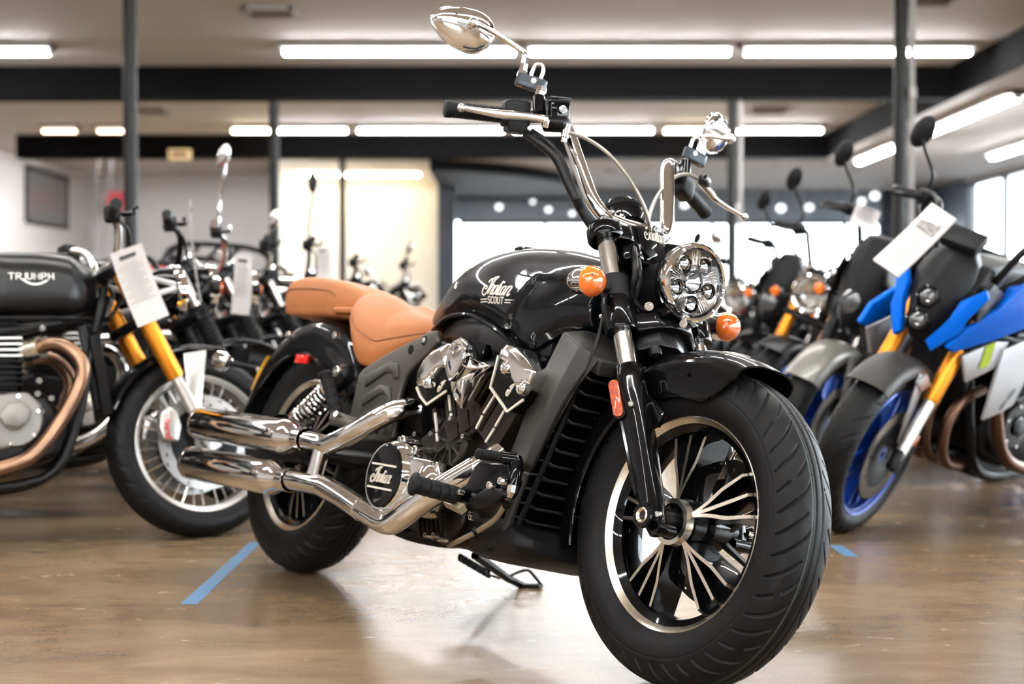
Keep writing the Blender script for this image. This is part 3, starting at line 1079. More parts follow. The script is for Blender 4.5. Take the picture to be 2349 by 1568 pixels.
# steering head and dark casting behind the lamp
m = MB()
m.tube([FW + AX * k - dn * .045 for k in (.40, .52, .62, .70)], [.045, .042, .04, .04], 24)
m.build('steering_head', 'satin_black', hero)
for y0, mt_ in ((-.062, 'cast_grey'), (.062, 'cast_grey')):
    m = MB()
    m.tube([FW + AX * .46 + V(0, y0, 0) - dn * .02, FW + AX * .56 + V(0, y0 * .9, 0) - dn * .03, FW + AX * .64 + V(0, y0 * .7, 0) - dn * .035], [.014, .016, .014], 12)
    m.build('head_strut', mt_, hero)
# lamp brackets, wiring shroud behind the headlamp
m = MB()
rings = []
for x, wy, wz, zc in [(1.262, .046, .050, .800), (1.300, .054, .060, .800), (1.335, .056, .062, .805), (1.365, .055, .062, .812)]:
    rings.append([(x, wy * math.cos(2 * math.pi * q / 28), zc + wz * math.sin(2 * math.pi * q / 28)) for q in range(28)])
m.rings(rings)
m.build('lamp_shroud', 'satin_black', hero)
for y, dz in ((-.074, .0), (-.060, -.015), (.07, 0)):
    m = MB()
    m.tube(spl([(1.25, y * .6, .90 + dz), (1.30, y, .87 + dz), (1.325, y * 1.08, .82 + dz), (1.315, y * .95, .775 + dz), (1.33, y * .5, .745 + dz)], 6), .0075, 10)
    m.build('wiring_loom', 'cable_black', hero)
m = MB()
m.prism([(1.30, -.05, .750), (1.41, -.045, .758), (1.42, -.045, .742), (1.385, -.05, .730), (1.31, -.05, .725)], (0, .1, 0))
m.build('lamp_bracket', 'gloss_black', hero, .006)

# ---- headlamp
HC = V(1.405, 0, .8205)
m = MB()
m.lathe([(0, -.062), (.030, -.060), (.055, -.048), (.071, -.028), (.0775, -.004), (.079, .004)], HC, (1, 0, -.02), 64)
hl = m.build('headlamp', 'gloss_black', hero)
m = MB()
m.lathe([(.0772, -.008), (.0800, -.006), (.0835, .004), (.0850, .016), (.0842, .024), (.0815, .030), (.0775, .032), (.0735, .029), (.0722, .023), (.0715, .012)], HC, (1, 0, -.02), 96)
m.build('bezel', 'chrome', hl)
m = MB()
m.lathe([(.0715, .018), (.069, .007), (.062, .001), (.045, -.003), (.0, -.004)], HC, (1, 0, -.02), 64)
m.build('reflector_bowl', 'lamp_bowl', hl)


def led_lens(y, z, r, big=False):
    c = HC + V(.0, y, z)
    m = MB()
    m.lathe([(r * 1.12, -.02), (r * 1.15, .010), (r * 1.06, .014), (r, .008)], c, (1, 0, 0), 28)
    lo = m.build('lens_ring', 'chrome', hl)
    m = MB()
    m.lathe([(r * 1.0, .004), (r * .8, .010), (r * .4, .0125), (0, .013)], c, (1, 0, 0), 24)
    m.build('projector', 'led_clear', lo)
    return lo


led_lens(0, .001, .0215)
for q in range(5):
    a = R(72 * q + 62)
    led_lens(.0435 * math.cos(a), .0435 * math.sin(a), .0155)
for q in range(5):
    a = R(72 * q + 26)
    m = MB()
    for w in range(-2, 3):
        d = w * .0042
        p = HC + V(.008, .036 * math.cos(a) - d * math.sin(a), .036 * math.sin(a) + d * math.cos(a))
        p2 = HC + V(.012, .066 * math.cos(a) - d * 1.3 * math.sin(a), .066 * math.sin(a) + d * 1.3 * math.cos(a))
        m.tube([p, p2], .0016, 6)
    m.build('reflector_flute', 'chrome_soft', hl)
m = MB()
m.lathe([(.0735, .024), (.060, .0335), (.040, .0395), (.02, .042), (0, .0425), (0, .0405), (.02, .040), (.040, .0375), (.060, .0315), (.0725, .0235)], HC, (1, 0, -.02), 64)
m.build('front_glass', 'lens_glass', hl)
bolt(hl, HC + V(.022, -.012, -.092), (.8, -.6, -.2), .009, .006, 'chrome_soft', 'lamp_bolt')

# ---- clocks, risers and the cover with the script name
m = MB()
m.lathe([(.0, .050), (.030, .048), (.046, .038), (.053, .020), (.054, .0), (.050, -.020), (.0, -.022)], (1.1554, -0.0050, 0.9649), AX, 40)
pod = m.build('instrument_pod', 'gloss_black', hero)
m = MB()
m.lathe([(.050, .028), (.056, .024), (.056, .016), (.050, .012)], (1.1554, -0.0050, 0.9649), AX, 40)
m.build('pod_ring', 'satin_black', pod)
m = MB()
m.lathe([(0, .051), (.03, .0495), (.03, .046)], (1.1554, -0.0050, 0.9649), AX, 30)
m.build('dial_glass', 'led_dark', pod)
a_, b_, c_, d_ = V((1.2588, -0.0580, 0.9387)), V((1.2348, 0.0520, 0.9491)), V((1.2523, 0.0520, 0.8961)), V((1.2995, -0.0300, 0.8626))
d2 = V((1.2893, -0.0580, 0.8825))
m = MB()
m.prism([a_, b_, c_, d_, d2], (-.05, 0, .0))
cover = m.build('clock_cover', 'gloss_black', hero, .006, 3)
m = MB()
nn = (b_ - a_).cross(d_ - a_).normalized()
if nn.x < 0:
    nn = -nn
ctr = (a_ + b_ + c_ + d_) / 4
m.prism([p + (ctr - p) * .10 + nn * .002 for p in (a_, b_, c_, d_, d2)], nn * .004)
m.build('name_plate', 'gloss_black', cover, .003)
eu = (b_ - a_).normalized()
ev = nn.cross(eu).normalized()
if ev.z < 0:
    ev = -ev
org = a_ + (b_ - a_) * .40 + (d2 - a_) * .52 + nn * .0065
sc_ = .0195
m = letters(ribbon2d(SCRIPT_I + SCRIPT_REST, .13), lambda a, b, h: org + eu * (a * sc_ * 1.05) + ev * (b * sc_) + nn * h, .0008)
m.build('script_lettering', 'emblem', cover, label='white script name')
# side blocks of the upper yoke
for s in (-1, 1):
    m = MB()
    m.prism([FW + AX * .640 + V(0, s * y, 0) + dn * x for x, y in [(-.035, .045), (.030, .045), (.040, .075), (.034, .105), (-.030, .110), (-.040, .08)]], AX * .040)
    m.build('upper_yoke', 'gloss_black', hero, .006, 3)
    m = MB()
    m.prism([FW + AX * .600 + V(0, s * y, 0) + dn * x for x, y in [(-.03, .040), (.035, .040), (.042, .062), (.02, .085), (-.03, .085)]], AX * .04)
    m.build('yoke_cheek', 'gloss_black', hero, .005)
    m = MB()
    m.tube([FW + AX * .67 + V(0, s * .062, 0) - dn * .005, FW + AX * .72 + V(0, s * .062, 0) - dn * .03], [.024, .020], 20)
    r_ = m.build('riser', 'gloss_black', hero, .004)
    bolt(r_, FW + AX * .735 + V(0, s * .05, 0) + dn * .0, (.6, 0, .8), .007, .006, 'chrome')
    bolt(r_, FW + AX * .735 + V(0, s * .078, 0) + dn * .0, (.6, 0, .8), .007, .006, 'chrome')
m = MB()
m.prism([FW + AX * .600 + V(0, y, 0) + dn * x for x, y in [(-.03, -.05), (.028, -.05), (.028, .05), (-.03, .05)]], AX * .075)
m.build('yoke_centre', 'gloss_black', hero, .005)

# ---- handlebar
barp = [(1.212, 0, .945), (1.205, .045, .944), (1.192, .085, .952), (1.172, .112, .980), (1.150, .126, 1.020), (1.098, .150, 1.115), (1.078, .162, 1.150), (1.060, .184, 1.163), (1.035, .225, 1.154), (1.012, .27, 1.143), (.966, .402, 1.119)]
full = [(x, -y, z) for x, y, z in barp[::-1]] + barp[1:]
MB().tube(spl(full, 5), .0168, 22).build('handlebar', 'chrome', hero)
gd = (V(.966, .402, 1.119) - V(1.012, .27, 1.143)).normalized()
for s in (-1, 1):
    fl = lambda p: V(p[0], s * p[1], p[2])
    g0, g1 = V(1.008, .282, 1.1408), V(.963, .410, 1.1175)
    n = 46
    pts, rad = [], []
    for i in range(n + 1):
        t = i / n
        pts.append(fl(g0 + (g1 - g0) * t))
        rr = .0178 if s > 0 else (.0172 if i % 2 else .0190)
        if t > .88:
            rr = .0192
        if i == n:
            rr = .013
        rad.append(rr)
    MB().tube(pts, rad, 22).build('grip', 'grip_rubber', hero, smooth=60)

# right hand controls
CR = V(1.045, -.215, 1.150)
gdir = (V(.966, -.402, 1.119) - V(1.012, -.27, 1.143)).normalized()
fwd = V(1, 0, 0) - gdir * gdir.x
fwd.normalize()
upv = fwd.cross(gdir)
if upv.z < 0:
    upv = -upv
RG = Matrix((gdir, fwd, upv)).transposed()      # columns: along bar outward, forward, up
m = MB()
m.box(V((1.0352, -0.2680, 1.1440)), (.062, .046, .060), RG)
sw = m.build('switch_housing', 'matte_black', hero, .009, 3)
m = MB()
m.box(V((1.0229, -0.2620, 1.1669)) , (.040, .026, .022), RG)
m.build('switch_cap', 'matte_black', sw, .005)
m = MB()
m.box(V((1.0446, -0.2660, 1.1130)), (.046, .040, .026), RG)
m.build('throttle_block', 'matte_black', sw, .006)
for p in ((0.9845, -0.2550, 1.1737), (1.0557, -0.2550, 1.1593), (0.9849, -0.2550, 1.1176), (1.0475, -0.2550, 1.1052),):
    bolt(sw, V(p), (.6, -.6, .2), .0045, .004, 'satin_black')
m = MB()
m.box(V((1.1010, -0.2050, 1.1650)), (.046, .046, .046), RG)
mc = m.build('brake_reservoir', 'gloss_black', hero, .004, 3)
m = MB()
m.box(V((1.0959, -0.2050, 1.1910)), (.050, .050, .008), RG)
m.build('reservoir_lid', 'gloss_black', mc, .002)
m = MB()
m.lathe([(0, .001), (.0045, .001), (.0052, -.0005), (.0072, -.0005), (.0080, .0012), (.0090, .001), (.0090, -.004)], V((1.1105, -0.2050, 1.1649)) + fwd * .023, fwd, 24)
m.build('sight_glass', 'chrome_soft', mc)
m = MB()
m.tube([V((1.0926, -0.2250, 1.1307)), V((1.1384, -0.1990, 1.1325)), V((1.1439, -0.1960, 1.1329))], [.019, .019, .010], 18)
m.build('master_cylinder', 'satin_black', mc)
m = MB()
m.lathe([(.009, -.02), (.009, .010), (.0065, .012), (.0065, .020), (0, .020)], V((1.1414, -0.2000, 1.1118)), (0, 0, -1), 12)
m.build('banjo_bolt', 'chrome_soft', mc)
# brake lever
lp = [(1.1214, -0.2430, 1.1127), (1.1250, -0.2470, 1.1271), (1.1117, -0.2620, 1.1295), (1.0898, -0.2900, 1.1266), (1.0648, -0.3250, 1.1216), (1.0447, -0.3580, 1.1188), (1.0284, -0.3880, 1.1175), (1.0218, -0.4030, 1.1152)]
MB().tube(spl(lp, 5), [.0075, .0085, .0085, .009, .0105, .009, .007, .0065, .006], 14, ov=.8).build('brake_lever', 'chrome_soft', hero)
MB().ball(V((1.0218, -0.4030, 1.1152)), .0092, 16, 10).build('lever_ball', 'chrome_soft', hero)

# left hand controls
m = MB()
m.box(V((1.0307, 0.2620, 1.1365)), (.060, .05, .058), Matrix((gd, V(1, 0, 0), V(0, 0, 1))).transposed())
lw = m.build('switch_housing', 'matte_black', hero, .012, 3)
m = MB()
m.box(V((1.0317, 0.2450, 1.1646)), (.055, .03, .03), Matrix((gd, V(1, 0, 0), V(0, 0, 1))).transposed())
m.build('clutch_perch', 'gloss_black', lw, .006)
m = MB()
m.box(V((1.0848, 0.2600, 1.1443)) + V(.02, 0, 0), (.03, .03, .022), Matrix((gd, V(1, 0, 0), V(0, 0, 1))).transposed())
m.build('lever_pivot', 'gloss_black', lw, .005)
lp = [(1.0804, 0.2620, 1.1474), (1.0906, 0.2850, 1.1350), (1.0897, 0.3100, 1.1227), (1.0952, 0.3250, 1.1136), (1.1036, 0.3550, 1.1054), (1.1070, 0.3880, 1.1005), (1.1139, 0.4020, 1.0964)]
lp = [(x + .038, y, z) for x, y, z in lp]
lp = [(1.0631, 0.2850, 1.1524), (1.0670, 0.3100, 1.1397), (1.0682, 0.3300, 1.1279), (1.0766, 0.3450, 1.1196), (1.0853, 0.3720, 1.1115), (1.0943, 0.4000, 1.1047), (1.1017, 0.4150, 1.1008)]
MB().tube(spl(lp, 5), [.009, .011, .010, .0075, .007, .006, .0055], 14, ov=.8).build('clutch_lever', 'chrome_soft', hero)
MB().ball(V((1.1017, 0.4150, 1.1008)), .0085, 16, 10).build('lever_ball', 'chrome_soft', hero)


# ---- mirrors, each on a grey locking block
def mirror(s, c, wv, hv, back, stem, block, post, nut):
    """c centre of the shell; wv/hv half axes vectors (outward pointed end along wv); back: direction the shell bulges"""
    m = MB()
    N, Mr = 40, 14
    rings = []
    for i in range(Mr + 1):
        t = i / Mr * math.pi / 2
        ring = []
        for q in range(N):
            a = 2 * math.pi * q / N
            # egg outline, pointed towards +wv
            x = math.cos(a)
            z = math.sin(a) * (1 - .26 * x)
            ring.append(c + (wv * x + hv * z) * math.cos(t) + back * math.sin(t))
        rings.append(ring)
    m.rings(rings)
    sh = m.build('mirror', 'chrome', hero, smooth=70)
    m = MB()
    ring = []
    for q in range(N):
        a = 2 * math.pi * q / N
        x = math.cos(a)
        ring.append(c + wv * x * 1.0 + hv * math.sin(a) * (1 - .26 * x) - back.normalized() * .002)
    m.tube(ring, .0035, 8, loop=True)
    m.build('mirror_rim', 'chrome', sh)
    m = MB()
    m.rings([[c + (p - c) * .97 for p in ring], [c + (p - c) * .96 - back.normalized() * .003 for p in ring]])
    m.build('mirror_glass', 'mirror_glass', sh)
    MB().tube(spl(stem, 6), .0062, 14).build('mirror_stem', 'chrome', sh)
    MB().ball(stem[-1], .0125, 14, 10).build('stem_ball', 'chrome', sh)
    MB().tube([stem[0] + V(0, 0, -.012), stem[0] + V(0, 0, .0), stem[0] + V(0, 0, .001), stem[0] + V(0, 0, .016), stem[0] + V(0, 0, .018), stem[0] + V(0, 0, .03)], [.0125, .0115, .0095, .0095, .0082, .0078], 6).build('stem_nut', 'chrome', sh, smooth=25)
    b0, b1, up_ = block
    d = (b1 - b0).normalized()
    sd = up_.cross(d).normalized()
    u2 = d.cross(sd).normalized()
    prof = []
    L = (b1 - b0).length
    r = .0125
    for q in range(13):
        a = math.pi / 2 + math.pi * q / 12
        prof.append(b0 + d * (r * math.cos(a)) + sd * (r * math.sin(a)))
    for q in range(13):
        a = -math.pi / 2 + math.pi * q / 12
        prof.append(b1 + d * (r * math.cos(a)) + sd * (r * math.sin(a)))
    m = MB()
    m.prism([p - u2 * .0145 for p in prof], u2 * .029)
    lk = m.build('lock_block', 'lock_grey', hero, .0022, 2, label='grey lock block under the mirror stem')
    mid = b0 + (b1 - b0) * (.62 if s < 0 else .30)
    sp = [mid - d * .0115 + u2 * .012, mid - d * .0115 + u2 * .034, mid - d * .008 + u2 * .044, mid + u2 * .048, mid + d * .008 + u2 * .044, mid + d * .0115 + u2 * .034, mid + d * .0115 + u2 * .012]
    MB().tube(spl(sp, 4), .0042, 12).build('shackle', 'chrome_soft', lk)
    f = -sd if (-sd).x > 0 else sd
    m = MB()
    m.lathe([(0, .0006), (.0042, .0006), (.0048, .0016), (.0062, .0016), (.0062, -.002)], mid + f * .0125 + u2 * .004, f, 20)
    m.build('lock_badge', 'emblem', lk)
    st, wid = word('ICOMOTORSCO.COM')
    m = letters(ribbon2d(st, .2, False), lambda a, b, h: b0 + d * (L * .02 + a * L * .052) + f * (.0126 + h) + u2 * (b * .0030 - .0095), .0002)
    m.build('engraving', mat('engraved_grey', (.12, .14, .17), .5), lk) if s < 9 else None
    m = MB()
    m.lathe([(.0035, -.002), (.0035, .0008), (.0065, .0012), (.0070, -.001)], (b0 if s < 0 else b1) - u2 * .0145, -u2, 18)
    m.build('key_ring', 'copper', lk)
    MB().tube([nut - u2 * .0, nut + u2 * .012, nut + u2 * .0121, nut + u2 * .024], [.0115, .0115, .0135, .0125], 6).build('block_nut', 'chrome_soft', lk, smooth=25)
    MB().tube([post, nut], [.0155, .0130], 16).build('mirror_post', 'gloss_black', lk)
    return sh


mirror(-1, V((0.9247, -0.3850, 1.3221)), V(-.028, -.066, .010), V(.007, .004, .0455), V(.034, .008, .006),
       [V((1.0379, -0.2750, 1.2427)), V((1.0362, -0.2760, 1.2766)), V((1.0293, -0.2800, 1.2885)), V((1.0096, -0.3180, 1.3044)), V((0.9992, -0.3650, 1.3155)), V((1.0010, -0.4050, 1.3145))],
       (V((1.0403, -0.2750, 1.2209)), V((1.0684, -0.2400, 1.2151)), V(0, 0, 1)), V((1.0898, -0.2430, 1.1463)), V((1.0744, -0.2430, 1.1888)))
mirror(1, V((0.9732, 0.3850, 1.3163)), V(-.028, .066, .010), V(.006, -.004, .0475), V(.034, -.008, .006),
       [V((1.0430, 0.2850, 1.2342)), V((1.0431, 0.2850, 1.2633)), V((1.0484, 0.2880, 1.2727)), V((1.0555, 0.3100, 1.2781)), V((1.0569, 0.3350, 1.2827)), V((1.0582, 0.3600, 1.2884))],
       (V((1.0431, 0.2450, 1.2147)), V((1.0497, 0.2850, 1.2090)), V(0, 0, 1)), V((1.0444, 0.2450, 1.1636)), V((1.0403, 0.2450, 1.1961)))

# ---- cables and hoses from the bar
MB().tube(spl([(1.1387, -0.1950, 1.1157), (1.1809, -0.1700, 1.1046), (1.2290, -0.1400, 1.0760), (1.2615, -0.1000, 1.0335), (1.2751, -0.0600, 0.9905), (1.2735, -0.0300, 0.9549), (1.2625, -0.0100, 0.9364)], 8), .0042, 10).build('brake_hose', 'cable_steel', hero)
MB().tube(spl([(1.0837, 0.2550, 1.1505), (1.0781, 0.2300, 1.1542), (1.0789, 0.1900, 1.1364), (1.1109, 0.1300, 1.0867), (1.1589, 0.0700, 1.0237), (1.2239, 0.0100, 0.9588)], 8), .0045, 10).build('clutch_cable', 'cable_steel', hero)
MB().tube(spl([(1.0645, -0.2500, 1.1031), (1.1063, -0.2350, 1.0787), (1.1385, -0.2100, 1.0517), (1.1611, -0.1850, 1.0048), (1.1824, -0.1600, 0.9614), (1.1947, -0.1300, 0.9269), (1.1993, -0.1000, 0.9036)], 8), .0105, 12).build('wire_bundle', 'cable_black', hero)
MB().tube(spl([(1.0773, -0.2450, 1.1085), (1.1210, -0.2200, 1.0821), (1.1483, -0.1950, 1.0456), (1.1696, -0.1750, 0.9974), (1.1867, -0.1450, 0.9527), (1.1954, -0.1100, 0.9207)], 8), .0065, 10).build('throttle_cable', 'cable_black', hero)
MB().tube([(1.1943, -0.1720, 0.9699), (1.1927, -0.1580, 0.9544)], .0125, 12).build('cable_tie', 'matte_black', hero)
MB().tube(spl([(1.3089, -0.1300, 0.7193), (1.3418, -0.1600, 0.6562), (1.3502, -0.1850, 0.5861), (1.3180, -0.1900, 0.5238), (1.2851, -0.1870, 0.4672), (1.2525, -0.1800, 0.4105), (1.2180, -0.1650, 0.3730)], 8), .004, 8).build('brake_line', 'cable_black', hero)

# ---- front fender
fender_rs = smooth_table([56, 60, 64, 69, 75, 83, 95, 112, 122, 135, 160, 192, 200], [.320, .318, .316, .309, .268, .243, .247, .258, .276, .284, .288, .292, .295])
fender_rc = smooth_table([56, 70, 90, 120, 150, 200], [.343, .350, .353, .355, .352, .350])


def fender_mesh(c, a0, a1, n, rs, rc, hw, th=.0035, na=26, bill=0):
    outer = []
    for i in range(n + 1):
        a = a0 + (a1 - a0) * i / n
        crown, skirt = rc(a), rs(a)
        ring = []
        tip = min(1, abs(i) / 3 + .55) if i < 2 else 1
        sh = max(crown - .040, skirt)
        for q in range(na + 1):
            t = -1 + 2 * q / na
            u = abs(t)
            # straight skirt, rounded shoulder, shallow crown
            if u > .62:
                y, r = hw, sh + (min(skirt, sh) - sh) * (u - .62) / .38
            else:
                b = u / .62 * math.pi / 2
                y, r = hw * math.sin(b) ** .8, sh + (crown - sh) * math.cos(b) ** .75
            r = max(r, skirt) if skirt < sh else max(r, skirt - .002)
            ring.append((y * math.copysign(1, t), r))
        lip = max(0, 1 - i / 7) * bill
        outer.append([(c[0] + r * math.cos(R(a + lip * abs(y / hw) ** 3)), y, c[2] + r * math.sin(R(a + lip * abs(y / hw) ** 3))) for y, r in ring])
    inner = []
    for ring in outer:
        rr = []
        for x, y, z in ring:
            d = V(x - c[0], 0, z - c[2])
            L = d.length
            k = (L - th) / L
            rr.append((c[0] + d.x * k, y * (1 - th / hw), c[2] + d.z * k))
        inner.append(rr)
    m = MB()
    n1 = len(outer[0])
    m.rings([o + i[::-1] for o, i in zip(outer, inner)], True, False, True)
    return m


ff = fender_mesh(FW, 68.5, 197, 80, fender_rs, fender_rc, .081).build('front_fender', 'gloss_black', hero, smooth=50)
for a, r in ((93, .292), (146, .330)):
    bolt(ff, FW + V(r * math.cos(R(a)), -.084, r * math.sin(R(a))), (0, -1, 0), .0045, .002, 'gloss_black', 'rivet')
# relief badge on the crown of the fender
m = MB()
st = []
for k in range(7):
    st.append([(k * .022 - .07, -.018 + .010 * math.sin(k)), (k * .022 - .055, .0), (k * .022 - .045, .018 - .006 * math.cos(k * 2))])
    st.append([(k * .020 - .075, .012), (k * .020 - .060, -.006), (k * .02 - .05, -.016)])


def fplace(a, b, h):
    ang = R(96) - a / .353
    r = .3545 + h - b * b * 4.5
    return V(FW.x + r * math.cos(ang), b, FW.z + r * math.sin(ang))


letters(ribbon2d(st, .005), fplace, .0012).build('fender_badge', 'chrome_soft', ff)
# ribbed bracket inside the fender behind the slider
m = MB()
m.box((1.470, -.095, .535), (.10, .012, .035), R(30))
m.build('fender_bracket', 'gloss_black', hero, .003)
# brake caliper on the far side
m = MB()
m.box((1.47, .085, .272), (.085, .05, .060), R(40))
m.box((1.485, .075, .30), (.05, .035, .05), R(40))
m.build('front_caliper', 'gloss_black', hero, .012, 3)
m = MB()
m.tube([FW + V(0, -.118, 0), FW + V(0, -.066, 0)], [.020, .024], 24)
m.tube([FW + V(0, .118, 0), FW + V(0, .066, 0)], [.020, .024], 24)
m.build('axle_spacer', 'satin_black', hero)

# ---- fuel tank
tz = smooth_table([.492, .50, .52, .568, .62, .664, .72, .782, .85, .919, 1.0, 1.06, 1.12, 1.18, 1.22], [.722, .735, .752, .790, .825, .850, .872, .887, .897, .9015, .898, .892, .880, .864, .85])
tb = smooth_table([.492, .52, .56, .61, .68, .74, .79, .84, .89, .93, .97, 1.0, 1.03, 1.07, 1.11, 1.156, 1.22], [.700, .690, .682, .690, .712, .719, .719, .713, .699, .687, .671, .655, .640, .636, .655, .681, .70])
tw = smooth_table([.492, .50, .52, .56, .61, .68, .75, .82, .90, .98, 1.06, 1.12, 1.18, 1.22], [.012, .030, .048, .070, .090, .115, .134, .147, .155, .158, .155, .146, .128, .108])


def tank_point(x, t, s):
    """t 0 at the ridge, 1 at the lower edge"""
    zt, zb, w = tz(x), tb(x), tw(x)
    zm = zb + .36 * (zt - zb)
    a = t * R(122)
    if a <= math.pi / 2:
        z = zm + (zt - zm) * math.cos(a) ** .92
        y = w * math.sin(a) ** .86
    else:
        z = zm + (zm - zb) * math.cos(a) / .53
        y = w * (1 - .16 * ((a - math.pi / 2) / R(32)) ** 2)
    # recessed facet on the front flank
    d1 = (.8065 - .062 * (x - 1.063)) - z
    d2 = (x - 1.063) * .825 - (z - .806) * .565
    d = min(d1, d2)
    q = min(1, max(0, d / .010))
    q = q * q * (3 - 2 * q)
    y -= .012 * q
    return V(x, s * y, z)


m = MB()
rings = []
for i in range(111):
    x = .492 + (1.22 - .492) * i / 110
    ring = [tank_point(x, k / 46, -1) for k in range(46, 0, -1)] + [tank_point(x, k / 46, 1) for k in range(0, 47)]
    rings.append(ring)
m.rings(rings)
tank = m.build('fuel_tank', 'tank_black', hero, smooth=75)
bvh = BVHTree.FromPolygons([tuple(v.co) for v in tank.data.vertices], [tuple(p.vertices) for p in tank.data.polygons])


def on_tank(x, z, h, y0=-.4):
    hit = bvh.ray_cast(V(x, y0, z), V(0, 1, 0))
    if hit[0] is None:
        return V(x, -.15, z)
    return hit[0] + V(0, -1, 0) * (h + .0004)


sc_x, sc_z = .0315, .0225
ex, ez = .902, .7595
pl = lambda a, b, h: on_tank(ex + a * sc_x, ez + b * sc_z - .002 * a, h)
letters(ribbon2d(SCRIPT_I + SCRIPT_REST, .135), pl, .0007).build('script_lettering', 'emblem', tank, label='pale gold script name on the tank side')
st, wd = word('SCOUT', 1.28)
letters(ribbon2d(st, .20, True), lambda a, b, h: on_tank(.907 + a * .0112, .7385 + b * .0108 - .0006 * a, h), .0007).build('lettering', 'emblem', tank, label='pale gold block letters under the script')
bars = []
for zz in (.0025, .0085):
    bars.append([(.872, .739 + zz), (.889, .739 + zz), (.903, .739 + zz)])
    bars.append([(.983, .7355 + zz), (1.0, .7350 + zz), (1.017, .7345 + zz)])
letters(ribbon2d(bars, .0024, False), lambda a, b, h: on_tank(a, b, h), .0006).build('emblem_bar', 'emblem', tank)
# underside tray, filler cap
m = MB()
rings = []
for x, w, z0, z1 in [(.55, .04, .675, .70), (.62, .07, .655, .71), (.72, .095, .635, .728), (.84, .11, .615, .725), (.95, .112, .60, .70), (1.03, .11, .585, .66), (1.12, .105, .60, .70)]:
    rings.append([(x, w * c, z0 + (z1 - z0) * d) for c, d in [(-1, .3), (-.85, 0), (.85, 0), (1, .3), (1, 1), (-1, 1)]])
m.rings(rings)
m.build('tank_tray', 'satin_black', hero, .006)
MB().tube(spl([(.56, -.066, .688), (.61, -.088, .693), (.68, -.108, .712), (.76, -.126, .716), (.84, -.136, .710), (.92, -.140, .687), (.98, -.140, .663), (1.04, -.136, .634)], 6), .0055, 10).build('tank_seam', 'gloss_black', tank)
m = MB()
m.lathe([(.034, 0), (.034, .006), (.028, .011), (0, .012)], (.86, -.035, .894), (0.03, -.12, 1), 30)
m.build('filler_cap', 'gloss_black', tank)

# ---- radiator and its shroud
rx = lambda z: 1.172 + .345 * (z - .237)
for s in (-1, 1):
    f = lambda p: (p[0], s * p[1], p[2])
    rear = [(1.208, .150, .676), (1.178, .158, .585), (1.146, .160, .496), (1.118, .158, .400)]
    ridge = [(1.302, .172, .640), (1.282, .186, .565), (1.250, .188, .479), (1.212, .184, .385)]
    front = [(1.352, .150, .618), (1.312, .160, .560), (1.268, .164, .470), (1.222, .166, .370)]
    inn = [(1.300, .130, .60), (1.262, .14, .54), (1.22, .145, .45), (1.18, .148, .36)]
    m = MB()
    rings = []
    for k in range(19):
        t = k / 18 * 3
        i = min(2, int(t))
        u = t - i
        row_ = []
        for L in (rear, ridge, front, inn):
            row_.append(V(f(tuple(L[i][q] * (1 - u) + L[i + 1][q] * u for q in range(3)))))
        rings.append(row_)
    m.rings(rings)
    sh = m.build('radiator_shroud', 'shroud_grey', hero, .004, 3, bevel_angle=20, label='graphite side shroud of the radiator')
    # top wing running in towards the frame head
    m = MB()
    P1 = [(1.208, .150, .676), (1.302, .172, .640), (1.352, .150, .618), (1.352, .02, .630), (1.30, .0, .655), (1.26, .0, .69), (1.22, .10, .692)]
    P2 = [(x - .012, y * .92, z - .035) for x, y, z in P1]
    m.add([f(p) for p in P1 + P2], [(0, 1, 6), (1, 2, 3, 4), (1, 4, 5, 6)] + [(i, (i + 1) % 7, 7 + (i + 1) % 7, 7 + i) for i in range(7)] + [tuple(range(7, 14))])
    m.build('shroud_wing', 'shroud_grey', sh, .006, 3, bevel_angle=12)
# the matrix behind the louvres
m = MB()
m.prism([(rx(.215) - .012, -.15, .215), (rx(.215) - .012, .15, .215), (rx(.615) - .012, .15, .615), (rx(.615) - .012, -.15, .615)], (-.045, 0, .012))
rad = m.build('radiator', 'fin_black', hero)
m = MB()
for i in range(58):
    y = -.148 + .296 * i / 57
    m.tube([(rx(.222) - .009, y, .222), (rx(.608) - .009, y, .608)], .0014, 4)
fin = m.build('radiator_fin', 'fin_black', rad, weld=False)
fin['kind'] = 'stuff'
lv = MB()
path = []
for y, dz, dx in [(-0.163, 0.004, -0.014), (-0.15, 0.0055, -0.004), (-0.141, 0.0055, 0.002), (-0.134, 0.003, 0.006), (-0.127, -0.0005, 0.009), (-0.118, -0.0015, 0.012), (-0.06, -0.0005, 0.018), (0, 0, 0.02), (0.06, -0.0005, 0.018), (0.118, -0.0015, 0.012), (0.127, -0.0005, 0.009), (0.134, 0.003, 0.006), (0.141, 0.0055, 0.002), (0.15, 0.0055, -0.004), (0.163, 0.004, -0.014)]:
    path.append((dx, y, dz))
sp_ = spl(path, 3)
lv.rings([[(x - .020, y, z - .003), (x - .002, y, z - .0020), (x + .001, y, z + .0003), (x - .0005, y, z + .0018), (x - .020, y, z + .004)] for x, y, z in sp_])
lvm = lv.mesh('louvre', smooth=50)
lvm.materials.append(MT['louvre'])
for k in range(11):
    z = .262 + k * .0318
    share('louvre', lvm, rad, (rx(z) + .006, 0, z))
# vertical rib of the grille, right and left
for s in (-1, 1):
    m = MB()
    m.tube([(rx(z) + .006, s * (.148 - .004 * math.sin((z - .22) * 8)), z) for z in np.linspace(.222, .61, 12)], .0065, 8)
    m.tube([(rx(z) + .014, s * .116, z) for z in np.linspace(.222, .245, 4)], .0045, 6)
    m.build('grille_rail', 'matte_black', rad)
